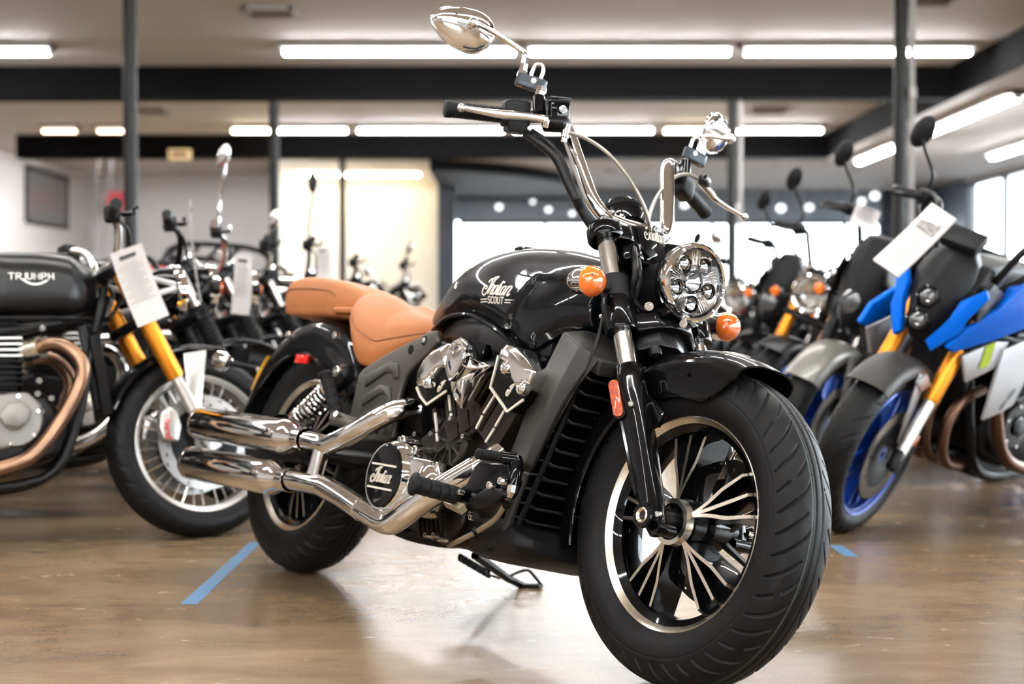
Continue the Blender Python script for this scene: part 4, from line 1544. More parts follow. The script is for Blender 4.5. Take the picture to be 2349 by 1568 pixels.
# lower chin
m = MB()
rings = []
for x, w, z0, z1 in [(.86, .10, .176, .240), (.98, .135, .164, .248), (1.10, .165, .164, .256), (1.165, .178, .170, .262), (1.215, .176, .180, .240), (1.248, .150, .194, .226)]:
    ring = []
    for c_, d in [(-.55, 0), (-.85, .12), (-1, .45), (-1, .9), (-.93, 1), (.93, 1), (1, .9), (1, .45), (.85, .12), (.55, 0)]:
        ring.append((x, w * c_, z0 + (z1 - z0) * d))
    rings.append(ring)
m.rings(rings)
chin = m.build('chin_cowl', 'matte_black', hero, .005, 2, smooth=40)
m = MB()
fr_ = [(rx(.34) - .004, -.172, .36), (rx(.28), -.174, .28), (rx(.236) + .004, -.166, .236), (rx(.215) + .014, -.140, .216), (rx(.21) + .028, -.06, .208), (rx(.21) + .030, 0, .207), (rx(.21) + .028, .06, .208), (rx(.215) + .014, .140, .216), (rx(.236) + .004, .166, .236), (rx(.28), .174, .28), (rx(.34) - .004, .172, .36)]
m.tube(spl(fr_, 5), .0115, 12)
m.build('grille_frame', 'shroud_grey', chin)
m = MB()
m.tube([(1.09, -.150, .180), (1.105, -.154, .181)], .006, 12)
m.build('chin_screw', 'satin_black', chin)

# ---- engine
m = MB()
m.prism([(x, -.135, z) for x, z in [(.66, .245), (.72, .19), (.90, .172), (1.02, .18), (1.12, .22), (1.15, .30), (1.14, .40), (1.06, .47), (.94, .49), (.80, .47), (.70, .40), (.655, .32)]], (0, .27, 0))
eng = m.build('crankcase', 'bronze_black', hero, .012, 3)


def cylinder(p0, p1, name):
    """side-on barrel between two (x,z) points"""
    a = V(p1[0] - p0[0], 0, p1[1] - p0[1])
    L = a.length
    a.normalize()
    n_ = V(a.z, 0, -a.x)
    b = V(p0[0], 0, p0[1])
    m = MB()
    m.prism([b + n_ * x + a * z + V(0, -.165, 0) for x, z in [(-.062, 0), (.062, 0), (.066, L * .75), (.066, L), (-.066, L), (-.066, L * .75)]], (0, .33, 0))
    cy = m.build(name, 'bronze_black', hero, .008, 3)
    for x in (-.052, -.010, .032):
        m = MB()
        m.prism([b + n_ * (x + q) + a * z + V(0, -.166, 0) for q, z in [(0, .01), (.036, .01), (.036, L - .02), (0, L - .02)]], (0, -.006, 0))
        m.build('cooling_rib', 'bronze_black', cy, .002)
    return cy, b, a, n_, L


def stripe(parent, pts, w, d, material='emblem', name='machined_edge'):
    """thin proud strip in the plane y = const along pixel-free points"""
    m = MB()
    A = [V(p) for p in pts]
    rings = []
    for i, p in enumerate(A):
        t = ((A[i + 1] if i < len(A) - 1 else p) - (A[i - 1] if i else p)).normalized()
        n_ = V(t.z, 0, -t.x)
        rings.append([p + n_ * w / 2, p - n_ * w / 2, p - n_ * w / 2 + V(0, -d, 0), p + n_ * w / 2 + V(0, -d, 0)])
    m.rings(rings)
    return m.build(name, material, parent)


cyr, *_ = cylinder((.945, .42), (.845, .60), 'rear_cylinder')
cyf, *_ = cylinder((1.015, .42), (1.115, .59), 'front_cylinder')
for par, segs in ((cyr, [((0.8239, -0.1760, 0.4673), (0.8475, -0.1760, 0.4243)), ((0.8472, -0.1760, 0.4202), (0.8575, -0.1760, 0.4024)), ((0.8642, -0.1760, 0.5131), (0.8850, -0.1760, 0.4762)), ((0.8890, -0.1760, 0.4702), (0.8959, -0.1760, 0.4564))]),
                  (cyf, [((1.0468, -0.1760, 0.5204), (1.0177, -0.1760, 0.4781)), ((1.0160, -0.1760, 0.4730), (1.0013, -0.1760, 0.4422)), ((1.0959, -0.1760, 0.4926), (1.0720, -0.1760, 0.4521)), ((1.0701, -0.1760, 0.4480), (1.0481, -0.1760, 0.4151))])):
    for sg_ in segs:
        stripe(par, sg_, .0055, .004)

# angular plates with a bright border and the monogram
fp = [(1.0534, -0.1920, 0.6081), (1.0520, -0.1920, 0.5833), (1.0467, -0.1920, 0.5357), (1.1280, -0.1920, 0.4854), (1.1772, -0.1920, 0.5141), (1.1939, -0.1920, 0.5673), (1.1420, -0.1920, 0.6058)]
rp = [(0.7477, -0.1920, 0.5218), (0.7708, -0.1920, 0.5018), (0.8065, -0.1920, 0.4827), (0.8765, -0.1920, 0.5185), (0.8996, -0.1920, 0.5493), (0.8729, -0.1920, 0.5978), (0.7756, -0.1920, 0.5843)]
for par, poly, nm in ((cyf, fp, 'front'), (cyr, rp, 'rear')):
    m = MB()
    m.prism(poly, (0, .05, 0))
    pl_ = m.build('head_plate', 'engine_black', par, .003)
    if nm == 'front':
        stripe(par, [V(p) + V(0, -.0005, 0) for p in poly[0:5]], .0062, .004)
    else:
        stripe(par, [V(p) + V(0, -.0005, 0) for p in poly[0:4]], .0062, .004)
for par, o_, sc_ in ((cyf, V((1.1206, -0.1930, 0.5302)), .0135), (cyr, V((0.8495, -0.1930, 0.5263)), .0135)):
    letters(ribbon2d(SCRIPT_I, .26), lambda a, b, h: o_ + V(a * sc_ * 1.05, -h, b * sc_ * .95 - .008), .0018).build('monogram', 'emblem', par, label='pale script initial')

# chrome rocker covers
fc = [(1.0639, -0.2000, 0.6046), (1.0713, -0.2000, 0.6216), (1.0904, -0.2000, 0.6329), (1.1283, -0.2000, 0.6259), (1.1730, -0.2000, 0.6011), (1.2078, -0.2000, 0.5755), (1.2020, -0.2000, 0.5601), (1.1941, -0.2000, 0.5370), (1.1682, -0.2000, 0.5300), (1.1470, -0.2000, 0.5463), (1.1190, -0.2000, 0.5819), (1.0913, -0.2000, 0.5966)]
rc_ = [(0.7588, -0.2000, 0.5248), (0.7522, -0.2000, 0.5520), (0.7693, -0.2000, 0.5876), (0.8045, -0.2000, 0.6150), (0.8615, -0.2000, 0.6309), (0.8776, -0.2000, 0.6168), (0.8846, -0.2000, 0.5778), (0.8498, -0.2000, 0.5683), (0.8248, -0.2000, 0.5507), (0.8118, -0.2000, 0.5356), (0.7863, -0.2000, 0.5229)]
for par, poly in ((cyf, fc), (cyr, rc_)):
    m = MB()
    cen = sum((V(p) for p in poly), V(0, 0, 0)) / len(poly)
    A = [V(p) for p in poly]
    m.rings([[p + V(0, .07, 0) + (p - cen) * .02 for p in A], [p + V(0, .004, 0) for p in A], [p + (cen - p) * .04 + V(0, -.006, 0) for p in A], [p + (cen - p) * .30 + V(0, -.015, 0) for p in A]])
    m.build('rocker_cover', 'chrome_soft', par, .003, 3, smooth=30)
for par, pts in ((cyf, ((1.1162, -0.2140, 0.5786), (1.1877, -0.2140, 0.5365))), (cyr, ((0.8208, -0.2140, 0.5329),))):
    for c_ in pts:
        c_ = V(c_)
        m = MB()
        m.lathe([(.0150, .014), (.0150, -.002), (.0135, -.004), (.0125, -.001), (.008, -.004), (0, -.006)], c_, (0, 1, 0), 28)
        m.build('cover_stud', 'chrome', par)
# chrome shield between the heads
tear = [(0.9957, -0.2620, 0.6311), (1.0175, -0.2620, 0.6137), (1.0229, -0.2620, 0.5891), (1.0147, -0.2620, 0.5642), (1.0014, -0.2620, 0.5440), (0.9881, -0.2620, 0.5326), (0.9696, -0.2620, 0.5497), (0.9575, -0.2620, 0.5682), (0.9536, -0.2620, 0.5931), (0.9672, -0.2620, 0.6185)]
body = [(0.9620, -0.2050, 0.6390), (0.9802, -0.2050, 0.6121), (1.0141, -0.2050, 0.5890), (1.0395, -0.2050, 0.5839), (1.0131, -0.2050, 0.5532), (0.9653, -0.2050, 0.4789), (0.9339, -0.2050, 0.4973), (0.9133, -0.2050, 0.5145), (0.8860, -0.2050, 0.5644), (0.9029, -0.2050, 0.6265)]
m = MB()
A, B = [V(p) for p in tear], [V(p) for p in body]
m.rings([[b + V(0, .05, 0) for b in B], B, [b * .45 + a * .55 + V(0, .018, 0) for a, b in zip(A, B)], [a + V(0, .012, 0) for a in A]])
horn = m.build('horn_cover', 'chrome', hero, .004, 3, smooth=40)
cen = sum(A, V(0, 0, 0)) / len(A)
T2 = [V(p) for p in spl([tuple(p) for p in A] + [tuple(A[0])], 4)[:-1]]
m = MB()
m.rings([[p + V(0, .014, 0) for p in T2], [p + (p - cen) * .03 for p in T2], [p + V(0, -.004, 0) for p in T2], [p + (cen - p) * .10 + V(0, -.002, 0) for p in T2], [p + (cen - p) * .5 + V(0, -.006, 0) for p in T2], [p + (cen - p) * .9 + V(0, -.008, 0) for p in T2]])
m.build('shield_plate', 'chrome', horn, smooth=60)
o_ = cen + V(-.010, -.0085, .018)
letters(ribbon2d(SCRIPT_I + SCRIPT_REST, .16), lambda a, b, h: o_ + V(a * .0092 - .0035, -h + .004 * abs(a - 1) * .3, b * .0115), .002).build('script_relief', 'chrome', horn)
m = MB()
m.lathe([(.0, .002), (.004, .003), (.005, .004), (.009, .004), (.011, .002), (.012, -.004)], V((0.9876, -0.2220, 0.5763)), (.35, -1, .1), 20)
m.build('shield_screw', 'chrome_soft', horn)
# round cover with radial ribs
pc = V((0.8934, -0.1500, 0.4041))
m = MB()
m.lathe([(.066, .02), (.066, -.012), (.060, -.020), (.050, -.020), (.047, -.010), (.022, -.010), (.018, -.018), (0, -.020)], pc, (0, 1, 0), 48)
pcv = m.build('pump_cover', 'bronze_black', eng, .002)
for q in range(9):
    a = R(40 * q + 10)
    m = MB()
    m.tube([pc + V(.018 * math.cos(a), -.016, .018 * math.sin(a)), pc + V(.05 * math.cos(a), -.016, .05 * math.sin(a))], [.003, .005], 6)
    m.build('cover_rib', 'bronze_black', eng)
MB().tube(spl([pc + V(-.05, -.006, .035), pc + V(-.085, -.006, .052), pc + V(-.10, -.006, .075)], 4), [.02, .014, .010], 12).build('case_arm', 'bronze_black', eng)
for p in ((0.8966, -0.1720, 0.4582), (0.7613, -0.1720, 0.4116), (0.8291, -0.1720, 0.4176), (0.9615, -0.1720, 0.4212), (0.9248, -0.1720, 0.1915), (0.8936, -0.1720, 0.1875), (0.9503, -0.1720, 0.1859), (1.0546, -0.1720, 0.2469), (1.0488, -0.1720, 0.2539),):
    bolt(eng, V(p), (0, -1, 0), .0062, .012, 'chrome_soft', 'case_bolt')
# lower ribbed cover, round case and hoses
for i in range(7):
    m = MB()
    d_ = (V((0.9332, -0.1500, 0.2460)) - V((0.8099, -0.1500, 0.2316))) * (i / 7)
    m.prism([V(q) + d_ for q in ((0.8099, -0.1500, 0.2316), (0.8190, -0.1500, 0.2327), (0.8445, -0.1500, 0.1805), (0.8356, -0.1500, 0.1794))], (0, -.012, 0))
    m.build('case_rib', 'bronze_black', eng, .0015)
m = MB()
m.lathe([(.055, .02), (.055, -.010), (.050, -.016), (.036, -.016), (.033, -.008), (0, -.008)], V((0.9348, -0.1400, 0.2458)), (0, 1, 0), 40)
m.build('case_cover', 'bronze_black', eng)
MB().tube(spl([(1.2579, -0.2450, 0.3209), (1.2415, -0.2350, 0.2935), (1.1927, -0.2150, 0.2563), (1.1009, -0.1900, 0.2209), (1.0079, -0.1600, 0.1963), (0.9047, -0.1200, 0.1748)], 6), .0062, 12).build('brake_hose', 'hose_beige', hero)
for p in ((1.2470, -0.2380, 0.2891), (1.0996, -0.1900, 0.2198)):
    MB().tube([V(p) + V(-.006, 0, .004), V(p) + V(.006, 0, -.004)], .009, 10).build('hose_clip', 'cable_black', hero)
# clutch cover: chrome drum with a black medallion
cc = V((0.8099, -0.2720, 0.3006))
m = MB()
m.lathe([(.088, .10), (.089, .035), (.086, .018), (.080, .006), (.0765, .0), (.0735, .0005), (.0725, .004)], cc, (0, 1, 0), 72)
clu = m.build('clutch_cover', 'chrome', hero)
m = MB()
m.lathe([(.0728, .004), (.0715, -.0015), (.066, -.003), (0, -.003)], cc, (0, 1, 0), 56)
med = m.build('medallion', 'gloss_black', clu)
for zz in (.024, -.030):
    m = MB()
    m.box(cc + V(0, -.0045, zz), (.104, .003, .0045))
    m.build('medallion_bar', 'emblem', clu)
letters(ribbon2d(SCRIPT_I + SCRIPT_REST, .135), lambda a, b, h: cc + V(a * .0228 - .029, -.004 - h, b * .0185 - .016), .0012).build('script_lettering', 'emblem', clu, label='pale script name on the medallion')
for q in range(9):
    a = R(40 * q + 12)
    m = MB()
    p = cc + V(.090 * math.cos(a), .030, .090 * math.sin(a))
    m.tube([p + V(0, .05, 0), p], .0105, 14)
    m.build('cover_boss', 'chrome', clu, .002)
    bolt(clu, p + V(0, -.002, 0), (0, -1, 0), .0062, .006, 'chrome_soft')
m = MB()
m.prism([cc + V(.088 * math.cos(R(a)), .012, .088 * math.sin(R(a))) for a in range(-70, 50, 12)] + [cc + V(.155, .035, .052), cc + V(.172, .035, .02), cc + V(.165, .035, -.02), cc + V(.12, .035, -.075)], (0, .06, 0))
m.build('gear_cover', 'chrome', hero, .006, 3)
for dx, dz in ((.146, .046), (.165, .010), (.150, -.030), (.115, -.066)):
    bolt(clu, cc + V(dx, .034, dz), (0, -1, 0), .006, .008, 'chrome_soft')
MB().ball(cc + V(.125, .036, .005), (.042, .022, .042), 28, 14).build('cover_dome', 'chrome', clu)

# ---- exhaust: two headers into two slash-free mufflers
YE = -.235
up = [(0.6811, -0.1500, 0.4759), (0.6856, -0.1650, 0.4730), (0.6854, -0.1950, 0.4614), (0.6608, -0.2150, 0.4418), (0.6117, -0.2280, 0.4123), (0.5511, -0.2350, 0.3827), (0.4983, -0.2350, 0.3634), (0.4498, -0.2350, 0.3518), (0.3850, -0.2350, 0.3536), (0.2695, -0.2350, 0.3563)]
MB().tube(spl(up, 5), .0255, 28).build('exhaust_pipe', 'chrome', hero, label='upper chrome header pipe')
lo_ = [(1.0961, -0.1650, 0.3957), (1.0889, -0.1900, 0.3729), (1.0456, -0.2200, 0.3306), (0.9873, -0.2400, 0.2862), (0.9190, -0.2480, 0.2381), (0.8771, -0.2500, 0.2110), (0.8412, -0.2500, 0.1967), (0.7876, -0.2500, 0.2003), (0.7069, -0.2480, 0.2138), (0.5795, -0.2400, 0.2360), (0.4888, -0.2350, 0.2480), (0.4199, -0.2350, 0.2499), (0.2417, -0.2350, 0.2472)]
MB().tube(spl(lo_, 5), .0265, 28).build('exhaust_pipe', 'chrome', hero, label='lower chrome header pipe')
# heat shields over the headers
MB().tube(spl(lo_[8:11], 5), .0285, 28).build('heat_shield', 'chrome', hero)
MB().tube(spl([(0.9695, -0.2430, 0.2750), (1.0167, -0.2300, 0.3085), (1.0744, -0.2050, 0.3553)], 5), .0285, 28).build('heat_shield', 'chrome', hero)


def muffler(p0, p1, lab):
    p0, p1 = V(p0), V(p1)
    d = (p1 - p0)
    L = d.length
    d.normalize()
    m = MB()
    m.lathe([(.0290, -.012), (.0295, .0), (.0320, .020), (.0400, .045), (.0462, .068), (.0475, .080), (.0478, L - .006), (.0465, L), (.0440, L), (.0440, L - .05), (0, L - .05)], p0, d, 56)
    mu = m.build('muffler', 'chrome', hero, label=lab)
    m = MB()
    m.lathe([(.0300, -.030), (.0315, -.028), (.0315, .006), (.0295, .008)], p0, d, 36)
    m.build('clamp_band', 'chrome', mu)
    bolt(mu, p0 + d * .085 + V(0, -.048, .006), (0, -1, .1), .006, .008, 'chrome_soft', 'clamp_screw')
    m = MB()
    m.lathe([(.0478, L - .018), (.0486, L - .016), (.0486, L - .002), (.0470, L + .001), (.0440, L)], p0, d, 56)
    m.build('tip_ring', 'chrome_soft', mu)
    m = MB()
    m.lathe([(.044, L - .045), (.0, L - .045)], p0, d, 36)
    m.build('tip_core', 'satin_black', mu)
    return mu


muffler((0.3131, -0.2350, 0.3561), (-0.3045, -0.2350, 0.3552), 'upper chrome muffler')
muffler((0.2792, -0.2350, 0.2462), (-0.3059, -0.2350, 0.2382), 'lower chrome muffler')
MB().tube([(0.4341, -0.2350, 0.3361), (0.4257, -0.2350, 0.2728)], .0215, 24).build('muffler_bridge', 'chrome', hero)
m = MB()
m.prism([(-0.1531, -0.1600, 0.3179), (0.2146, -0.1600, 0.3231), (0.3695, -0.1600, 0.2959), (0.2275, -0.1600, 0.2947), (-0.1379, -0.1600, 0.2873)], (0, .012, 0))
m.build('muffler_bracket', 'satin_black', hero, .003)

# ---- rear end: swing arm, shocks, fender
for s in (-1, 1):
    MB().tube([(.0, s * .125, .323), (.12, s * .13, .325), (.32, s * .13, .33), (.52, s * .11, .34)], [.022, .024, .03, .03], 16, ov=.7).build('swing_arm', 'satin_black', hero)
    t0, t1 = V(.322, s * .150, .548), V(.118, s * .150, .408)
    d = t1 - t0
    L = d.length
    d.normalize()
    m = MB()
    m.lathe([(0, -.025), (.016, -.022), (.026, -.012), (.028, .0), (.028, .050), (.036, .055), (.036, .072), (.014, .074), (.013, L), (.020, L + .004), (.020, L + .03), (0, L + .034)], t0, d, 28)
    sh = m.build('shock_absorber', 'satin_black', hero)
    u_, w_, _ = frame_of(d)
    hel = []
    N = 150
    for i in range(N + 1):
        a = i / N * 2 * math.pi * 9
        hel.append(t0 + d * (.072 + (L - .09) * i / N) + (u_ * math.cos(a) + w_ * math.sin(a)) * .027)
    MB().tube(hel, .0046, 8).build('spring', 'chrome', sh)
    m = MB()
    m.lathe([(.030, .050), (.037, .052), (.038, .074), (.032, .078)], t0, d, 28)
    m.build('spring_seat', 'chrome_soft', sh)
    m = MB()
    m.lathe([(.020, L - .02), (.033, L - .018), (.033, L - .004), (.02, L)], t0, d, 28)
    m.build('spring_seat', 'chrome_soft', sh)
    bolt(sh, t0 + V(0, s * .028, 0), (0, s, 0), .015, .008, 'chrome')
rf_s = smooth_table([30, 45, 60, 75, 85, 95, 110, 130, 150, 165], [.295, .268, .256, .256, .268, .282, .294, .312, .330, .345])
rf_c = smooth_table([30, 60, 90, 120, 145, 165], [.392, .395, .395, .392, .386, .378])
rfend = fender_mesh(RW, 33, 160, 60, rf_s, rf_c, .096).build('rear_fender', 'gloss_black', hero, smooth=50)
for x, z in ((-.149, .657), (.128, .660)):
    bolt(rfend, (x, -.097, z), (0, -1, 0), .0115, .007, 'chrome')
m = MB()
m.box((-.036, -.099, .588), (.070, .010, .026))
m.build('side_reflector', 'red', rfend, .003, label='red side reflector')
m = MB()
m.prism([(-0.4211, -0.0200, 0.6059), (-0.4334, -0.0200, 0.5570), (-0.4631, -0.0200, 0.5003), (-0.4791, -0.0200, 0.4954), (-0.4571, -0.0200, 0.5561)], (-.012, .10, 0))
m.build('plate_edge', mat('yellow_plate', (.55, .30, .02), .5), hero, label='yellow plate edge behind the fender')
m = MB()
m.box((-.335, 0, .45), (.010, .18, .11), R(20))
m.build('plate_holder', 'satin_black', hero, .003)
m = MB()
for s in (-1, 1):
    m.tube([(-.31, s * .10, .55), (-.335, s * .17, .55)], .010, 10)
m.build('signal_stalk', 'satin_black', hero)
for s in (-1, 1):
    m = MB()
    m.lathe([(0, -.045), (.018, -.035), (.028, -.005), (.031, .01), (.0, .02)], (-.335, s * .20, .55), (-1, 0, 0), 24)
    m.build('rear_signal', 'chrome', hero)

# ---- seats
def loft_seat(secs, n_top=16, n_side=9, dish=.010):
    """secs: (x, half width, z top, z bottom, edge radius)"""
    m = MB()
    rings = []
    for x, w, zt, zb, er in secs:
        half = []
        for k in range(n_top + 1):
            y = (w - er) * k / n_top
            half.append((y, zt - dish * (1 - (y / max(w - er, 1e-4)) ** 2)))
        for k in range(1, 8):
            a = math.pi / 2 * k / 7
            half.append((w - er + er * math.sin(a), zt - er + er * math.cos(a)))
        for k in range(1, n_side + 1):
            t = k / n_side
            half.append((w + .006 * math.sin(math.pi * t) - .010 * t, zt - er + (zb - zt + er) * t))
        rings.append([(x, -y, z) for y, z in half[::-1]] + [(x, y, z) for y, z in half[1:]])
    m.rings(rings)
    return m


xs = [.196, .21, .235, .27, .32, .37, .42, .47, .52, .56, .60, .62]
zt_ = smooth_table(xs, [.735, .757, .772, .779, .774, .758, .741, .729, .720, .713, .704, .694])
w_ = smooth_table(xs, [.070, .100, .124, .142, .154, .156, .148, .130, .105, .082, .056, .034])
zb_ = smooth_table(xs, [.700, .698, .690, .668, .618, .580, .577, .603, .632, .655, .672, .680])
seat_er = lambda x: min(.105, .80 * w_(x), (zt_(x) + .006 - zb_(x)) * .64)
secs = []
for i in range(61):
    x = .196 + (.62 - .196) * i / 60
    secs.append((x, w_(x), zt_(x) + .006, min(zb_(x), zt_(x) - .02), seat_er(x)))
seat = loft_seat(secs).build('rider_seat', 'leather', hero, smooth=75)
for off, rr in ((.0, .0022),):
    for s in (-1, 1):
        pts = []
        for x in np.linspace(.215, .605, 26):
            er = seat_er(x)
            pts.append((x, s * (w_(x) + .0012), zt_(x) + .006 - er))
        MB().tube(spl(pts, 2), rr, 6).build('seat_seam', 'leather_dark', seat)
xs2 = [-.25, -.24, -.20, -.10, 0, .10, .17, .215, .235]
zt2 = smooth_table(xs2, [.800, .818, .832, .834, .829, .817, .800, .783, .770])
w2 = smooth_table(xs2, [.072, .088, .098, .103, .104, .100, .092, .080, .064])
zb2 = smooth_table(xs2, [.735, .728, .722, .720, .720, .718, .714, .712, .716])
secs = []
for i in range(51):
    x = -.25 + .485 * i / 50
    secs.append((x, w2(x), zt2(x), zb2(x), min(.020, (zt2(x) - zb2(x)) * .4)))
pil = loft_seat(secs, dish=-.006).build('passenger_seat', 'leather', hero, smooth=75)
for s in (-1, 1):
    MB().tube(spl([(x, s * (w2(x) + .0045), zt2(x) - .038) for x in np.linspace(-.24, .06, 10)] + [(.09, s * .106, zt2(.09) - .048)], 2), .0018, 6).build('seat_seam', 'leather_dark', pil)
m = MB()
m.rings([[(x, y, z) for y, z in ((-.108, .722), (-.112, .735), (-.10, .742), (.10, .742), (.112, .735), (.108, .722))] for x in (.10, .13, .17, .215, .24)])
m.build('seat_step', 'leather', hero, .004)

# ---- cast frame sides
for s in (-1, 1):
    pts = [(.735, .668), (.752, .640), (.70, .600), (.655, .568), (.635, .545), (.628, .500), (.640, .400), (.61, .385), (.455, .380), (.415, .410), (.412, .545), (.430, .562), (.50, .592), (.58, .622), (.66, .648), (.70, .664)]
    m = MB()
    m.prism([(x, s * .150, z) for x, z in pts], (0, s * .016, 0))
    fr = m.build('frame_casting', 'cast_grey', hero, .005, 3)
    for tri in ([(.452, .543), (.560, .585), (.600, .580), (.612, .545), (.595, .540), (.580, .556), (.550, .556), (.462, .515)],
                [(.462, .490), (.540, .525), (.585, .520), (.600, .492), (.604, .40), (.588, .40), (.584, .485), (.570, .502), (.540, .500), (.470, .464)],
                [(.470, .440), (.545, .470), (.568, .462), (.570, .400), (.556, .400), (.554, .448), (.540, .450), (.474, .420)]):
        m = MB()
        m.prism([(x, s * .1655, z) for x, z in tri], (0, s * .006, 0))
        m.build('casting_rib', 'cast_grey', fr, .003, 2)
    for x, z, mt_ in ((.640, .617, 'engine_black'), (.692, .641, 'engine_black')):
        m = MB()
        m.lathe([(.0115, .0165), (.0115, .004), (.0, .004)] if mt_ == 'x' else [(.0, .0172), (.0115, .0172), (.0125, .0150)], (x, s * .150, z), (0, s, 0), 24)
        m.build('hole_shade', mt_, fr)  # flat black disc stands for the shaded inside of a hole
    bolt(fr, (.694, s * .168, .641), (0, s, 0), .0065, .004, 'chrome')
MB().tube(spl([(.44, -.12, .59), (.52, -.11, .62), (.62, -.10, .645), (.70, -.08, .64)], 4), .014, 12).build('seat_rail', 'satin_black', hero)
m = MB()
m.prism([(x, -.125, z) for x, z in [(.36, .34), (.44, .30), (.66, .29), (.70, .42), (.66, .62), (.50, .60), (.38, .52)]], (0, .25, 0))
m.build('battery_box', 'engine_black', hero, .01)
m = MB()
m.prism([(x, -.10, z) for x, z in [(.50, .25), (.60, .20), (.75, .18), (.80, .30), (.60, .34)]], (0, .20, 0))
m.build('gearbox', 'engine_black', hero, .01)

# ---- pegs, pedal, stand
def ribbed(p0, p1, r, n=6, nm='footpeg', big=0.0):
    p0, p1 = V(p0), V(p1)
    pts, rad = [], []
    N = n * 8
    for i in range(N + 1):
        t = i / N
        pts.append(p0 + (p1 - p0) * t)
        q = (i % 8)
        rr = r * (.90 if q == 0 else 1.0)
        if t < .12:
            rr = (r + big) * (.55 if i == 0 else .9 if i == 1 else 1.0)
        rad.append(rr)
    return MB().tube(pts, rad, 24).build(nm, 'grip_rubber', hero, smooth=50)


ribbed((1.0845, -0.3720, 0.2929), (1.1105, -0.2680, 0.2867), .0195, 5, 'footpeg', .006)
ribbed((1.2481, -0.3350, 0.3761), (1.2464, -0.2720, 0.3806), .0115, 8, 'brake_pedal')
MB().tube([(1.2475, -0.2750, 0.3801), (1.2584, -0.2450, 0.3830)], .0135, 14).build('pedal_joint', 'gloss_black', hero)
MB().tube([(1.2568, -0.2430, 0.3888), (1.2601, -0.2430, 0.3744), (1.2646, -0.2430, 0.3293)], [.012, .0165, .0155], 16).build('rear_master_cylinder', 'gloss_black', hero)
MB().tube([(1.2646, -0.2430, 0.3293), (1.2650, -0.2430, 0.3147), (1.2626, -0.2430, 0.3036)], [.0125, .012, .008], 8).build('hose_union', 'chrome_soft', hero, smooth=25)
m = MB()
m.prism([(1.0965, -0.2620, 0.3014), (1.1246, -0.2620, 0.3155), (1.1401, -0.2620, 0.3546), (1.1570, -0.2620, 0.3711), (1.2266, -0.2550, 0.3711), (1.2735, -0.2500, 0.3398), (1.2588, -0.2500, 0.3020), (1.1935, -0.2550, 0.2849), (1.1420, -0.2620, 0.2761), (1.1121, -0.2620, 0.2766)], (0, .030, 0))
br = m.build('peg_bracket', 'gloss_black', hero, .008, 3)
m = MB()
m.prism([(1.1515, -0.2680, 0.2827), (1.2018, -0.2680, 0.3130), (1.2538, -0.2620, 0.3193), (1.2677, -0.2620, 0.3054), (1.2216, -0.2620, 0.2776), (1.1781, -0.2680, 0.2671)], (0, .012, 0))
m.build('bracket_web', 'satin_black', br, .006)
for p in ((1.2246, -0.2680, 0.3199), (1.2604, -0.2680, 0.3326)):
    bolt(br, V(p), (0, -1, 0), .0085, .007, 'chrome')
bolt(br, V((1.1322, -0.2760, 0.2951)), (0, -1, 0), .006, .008, 'chrome_soft')
MB().tube([(1.0699, -0.2620, 0.2682), (1.1345, -0.2620, 0.2604)], [.010, .012], 4).build('peg_spring_clip', 'hose_beige', br, smooth=20)
# passenger peg folded up
ribbed((0.3596, -0.2350, 0.5358), (0.4264, -0.2050, 0.4247), .0165, 5, 'passenger_peg', .003)
m = MB()
m.tube([(0.4200, -0.2150, 0.4222), (0.4591, -0.1900, 0.4186), (0.4853, -0.1600, 0.4185)], [.020, .018, .016], 14)
m.build('peg_mount', 'cast_grey', hero)
bolt(hero, V((0.4506, -0.2220, 0.4317)), (0, -1, .2), .008, .006, 'chrome_soft')
# side stand on the far side
s0, s1, s2 = V((0.6368, 0.1500, 0.1554)), V((0.5798, 0.3100, 0.1086)), V((0.5663, 0.3750, 0.0956))
MB().tube([s0, s0 + (s1 - s0) * .5, s1, s2], [.0125, .0115, .0105, .0095], 14).build('side_stand', 'gloss_black', hero)
M_ = Matrix.Rotation(LEAN, 3, 'X')
m = MB()
m.box(V((0.5848, 0.3920, 0.1020)), (.050, .034, .011), M_ @ Matrix.Rotation(R(35), 3, 'Z'))
m.build('stand_foot', 'satin_black', hero, .004)
MB().tube(spl([(0.5735, 0.3150, 0.1129), (0.5714, 0.3450, 0.1285), (0.5771, 0.3650, 0.1380), (0.5800, 0.3780, 0.1367), (0.5937, 0.3920, 0.1220), (0.6043, 0.4050, 0.1091)], 6), .0042, 8).build('stand_loop', 'satin_black', hero)
hel = []
h0, h1 = V((0.5992, 0.1300, 0.1416)), V((0.5966, 0.2350, 0.1110))
for i in range(161):
    a = i / 160 * 2 * math.pi * 20
    hel.append(h0 + (h1 - h0) * (i / 160) + V(.6 * math.cos(a), .2 * math.cos(a), math.sin(a)) * .0085)
MB().tube(hel, .0026, 5).build('stand_spring', 'satin_black', hero)
MB().tube([h1, V((0.5756, 0.2850, 0.1045))], .003, 6).build('spring_hook', 'satin_black', hero)
# frame rails and belt under the engine
for s in (-1, 1):
    MB().tube(spl([(.52, s * .12, .225), (.68, s * .12, .182), (.84, s * .10, .180), (.95, s * .09, .195)], 4), .016, 12).build('frame_rail', 'engine_black', hero)
m = MB()
N = 60
for i in range(N):
    x = .08 + .66 * i / N
    z = .255 - .055 * i / N
    m.box((x, -.128, z - .012), (.0065, .022, .012))
m.box((.41, -.128, .229), (.67, .022, .008), R(4.7))
bt = m.build('drive_belt', 'grip_rubber', hero, weld=False)
m = MB()
m.lathe([(.10, -.012), (.10, .012), (.085, .012), (.085, -.012)], (0, -.128, .323), (0, 1, 0), 48)
m.build('belt_pulley', 'satin_black', hero)

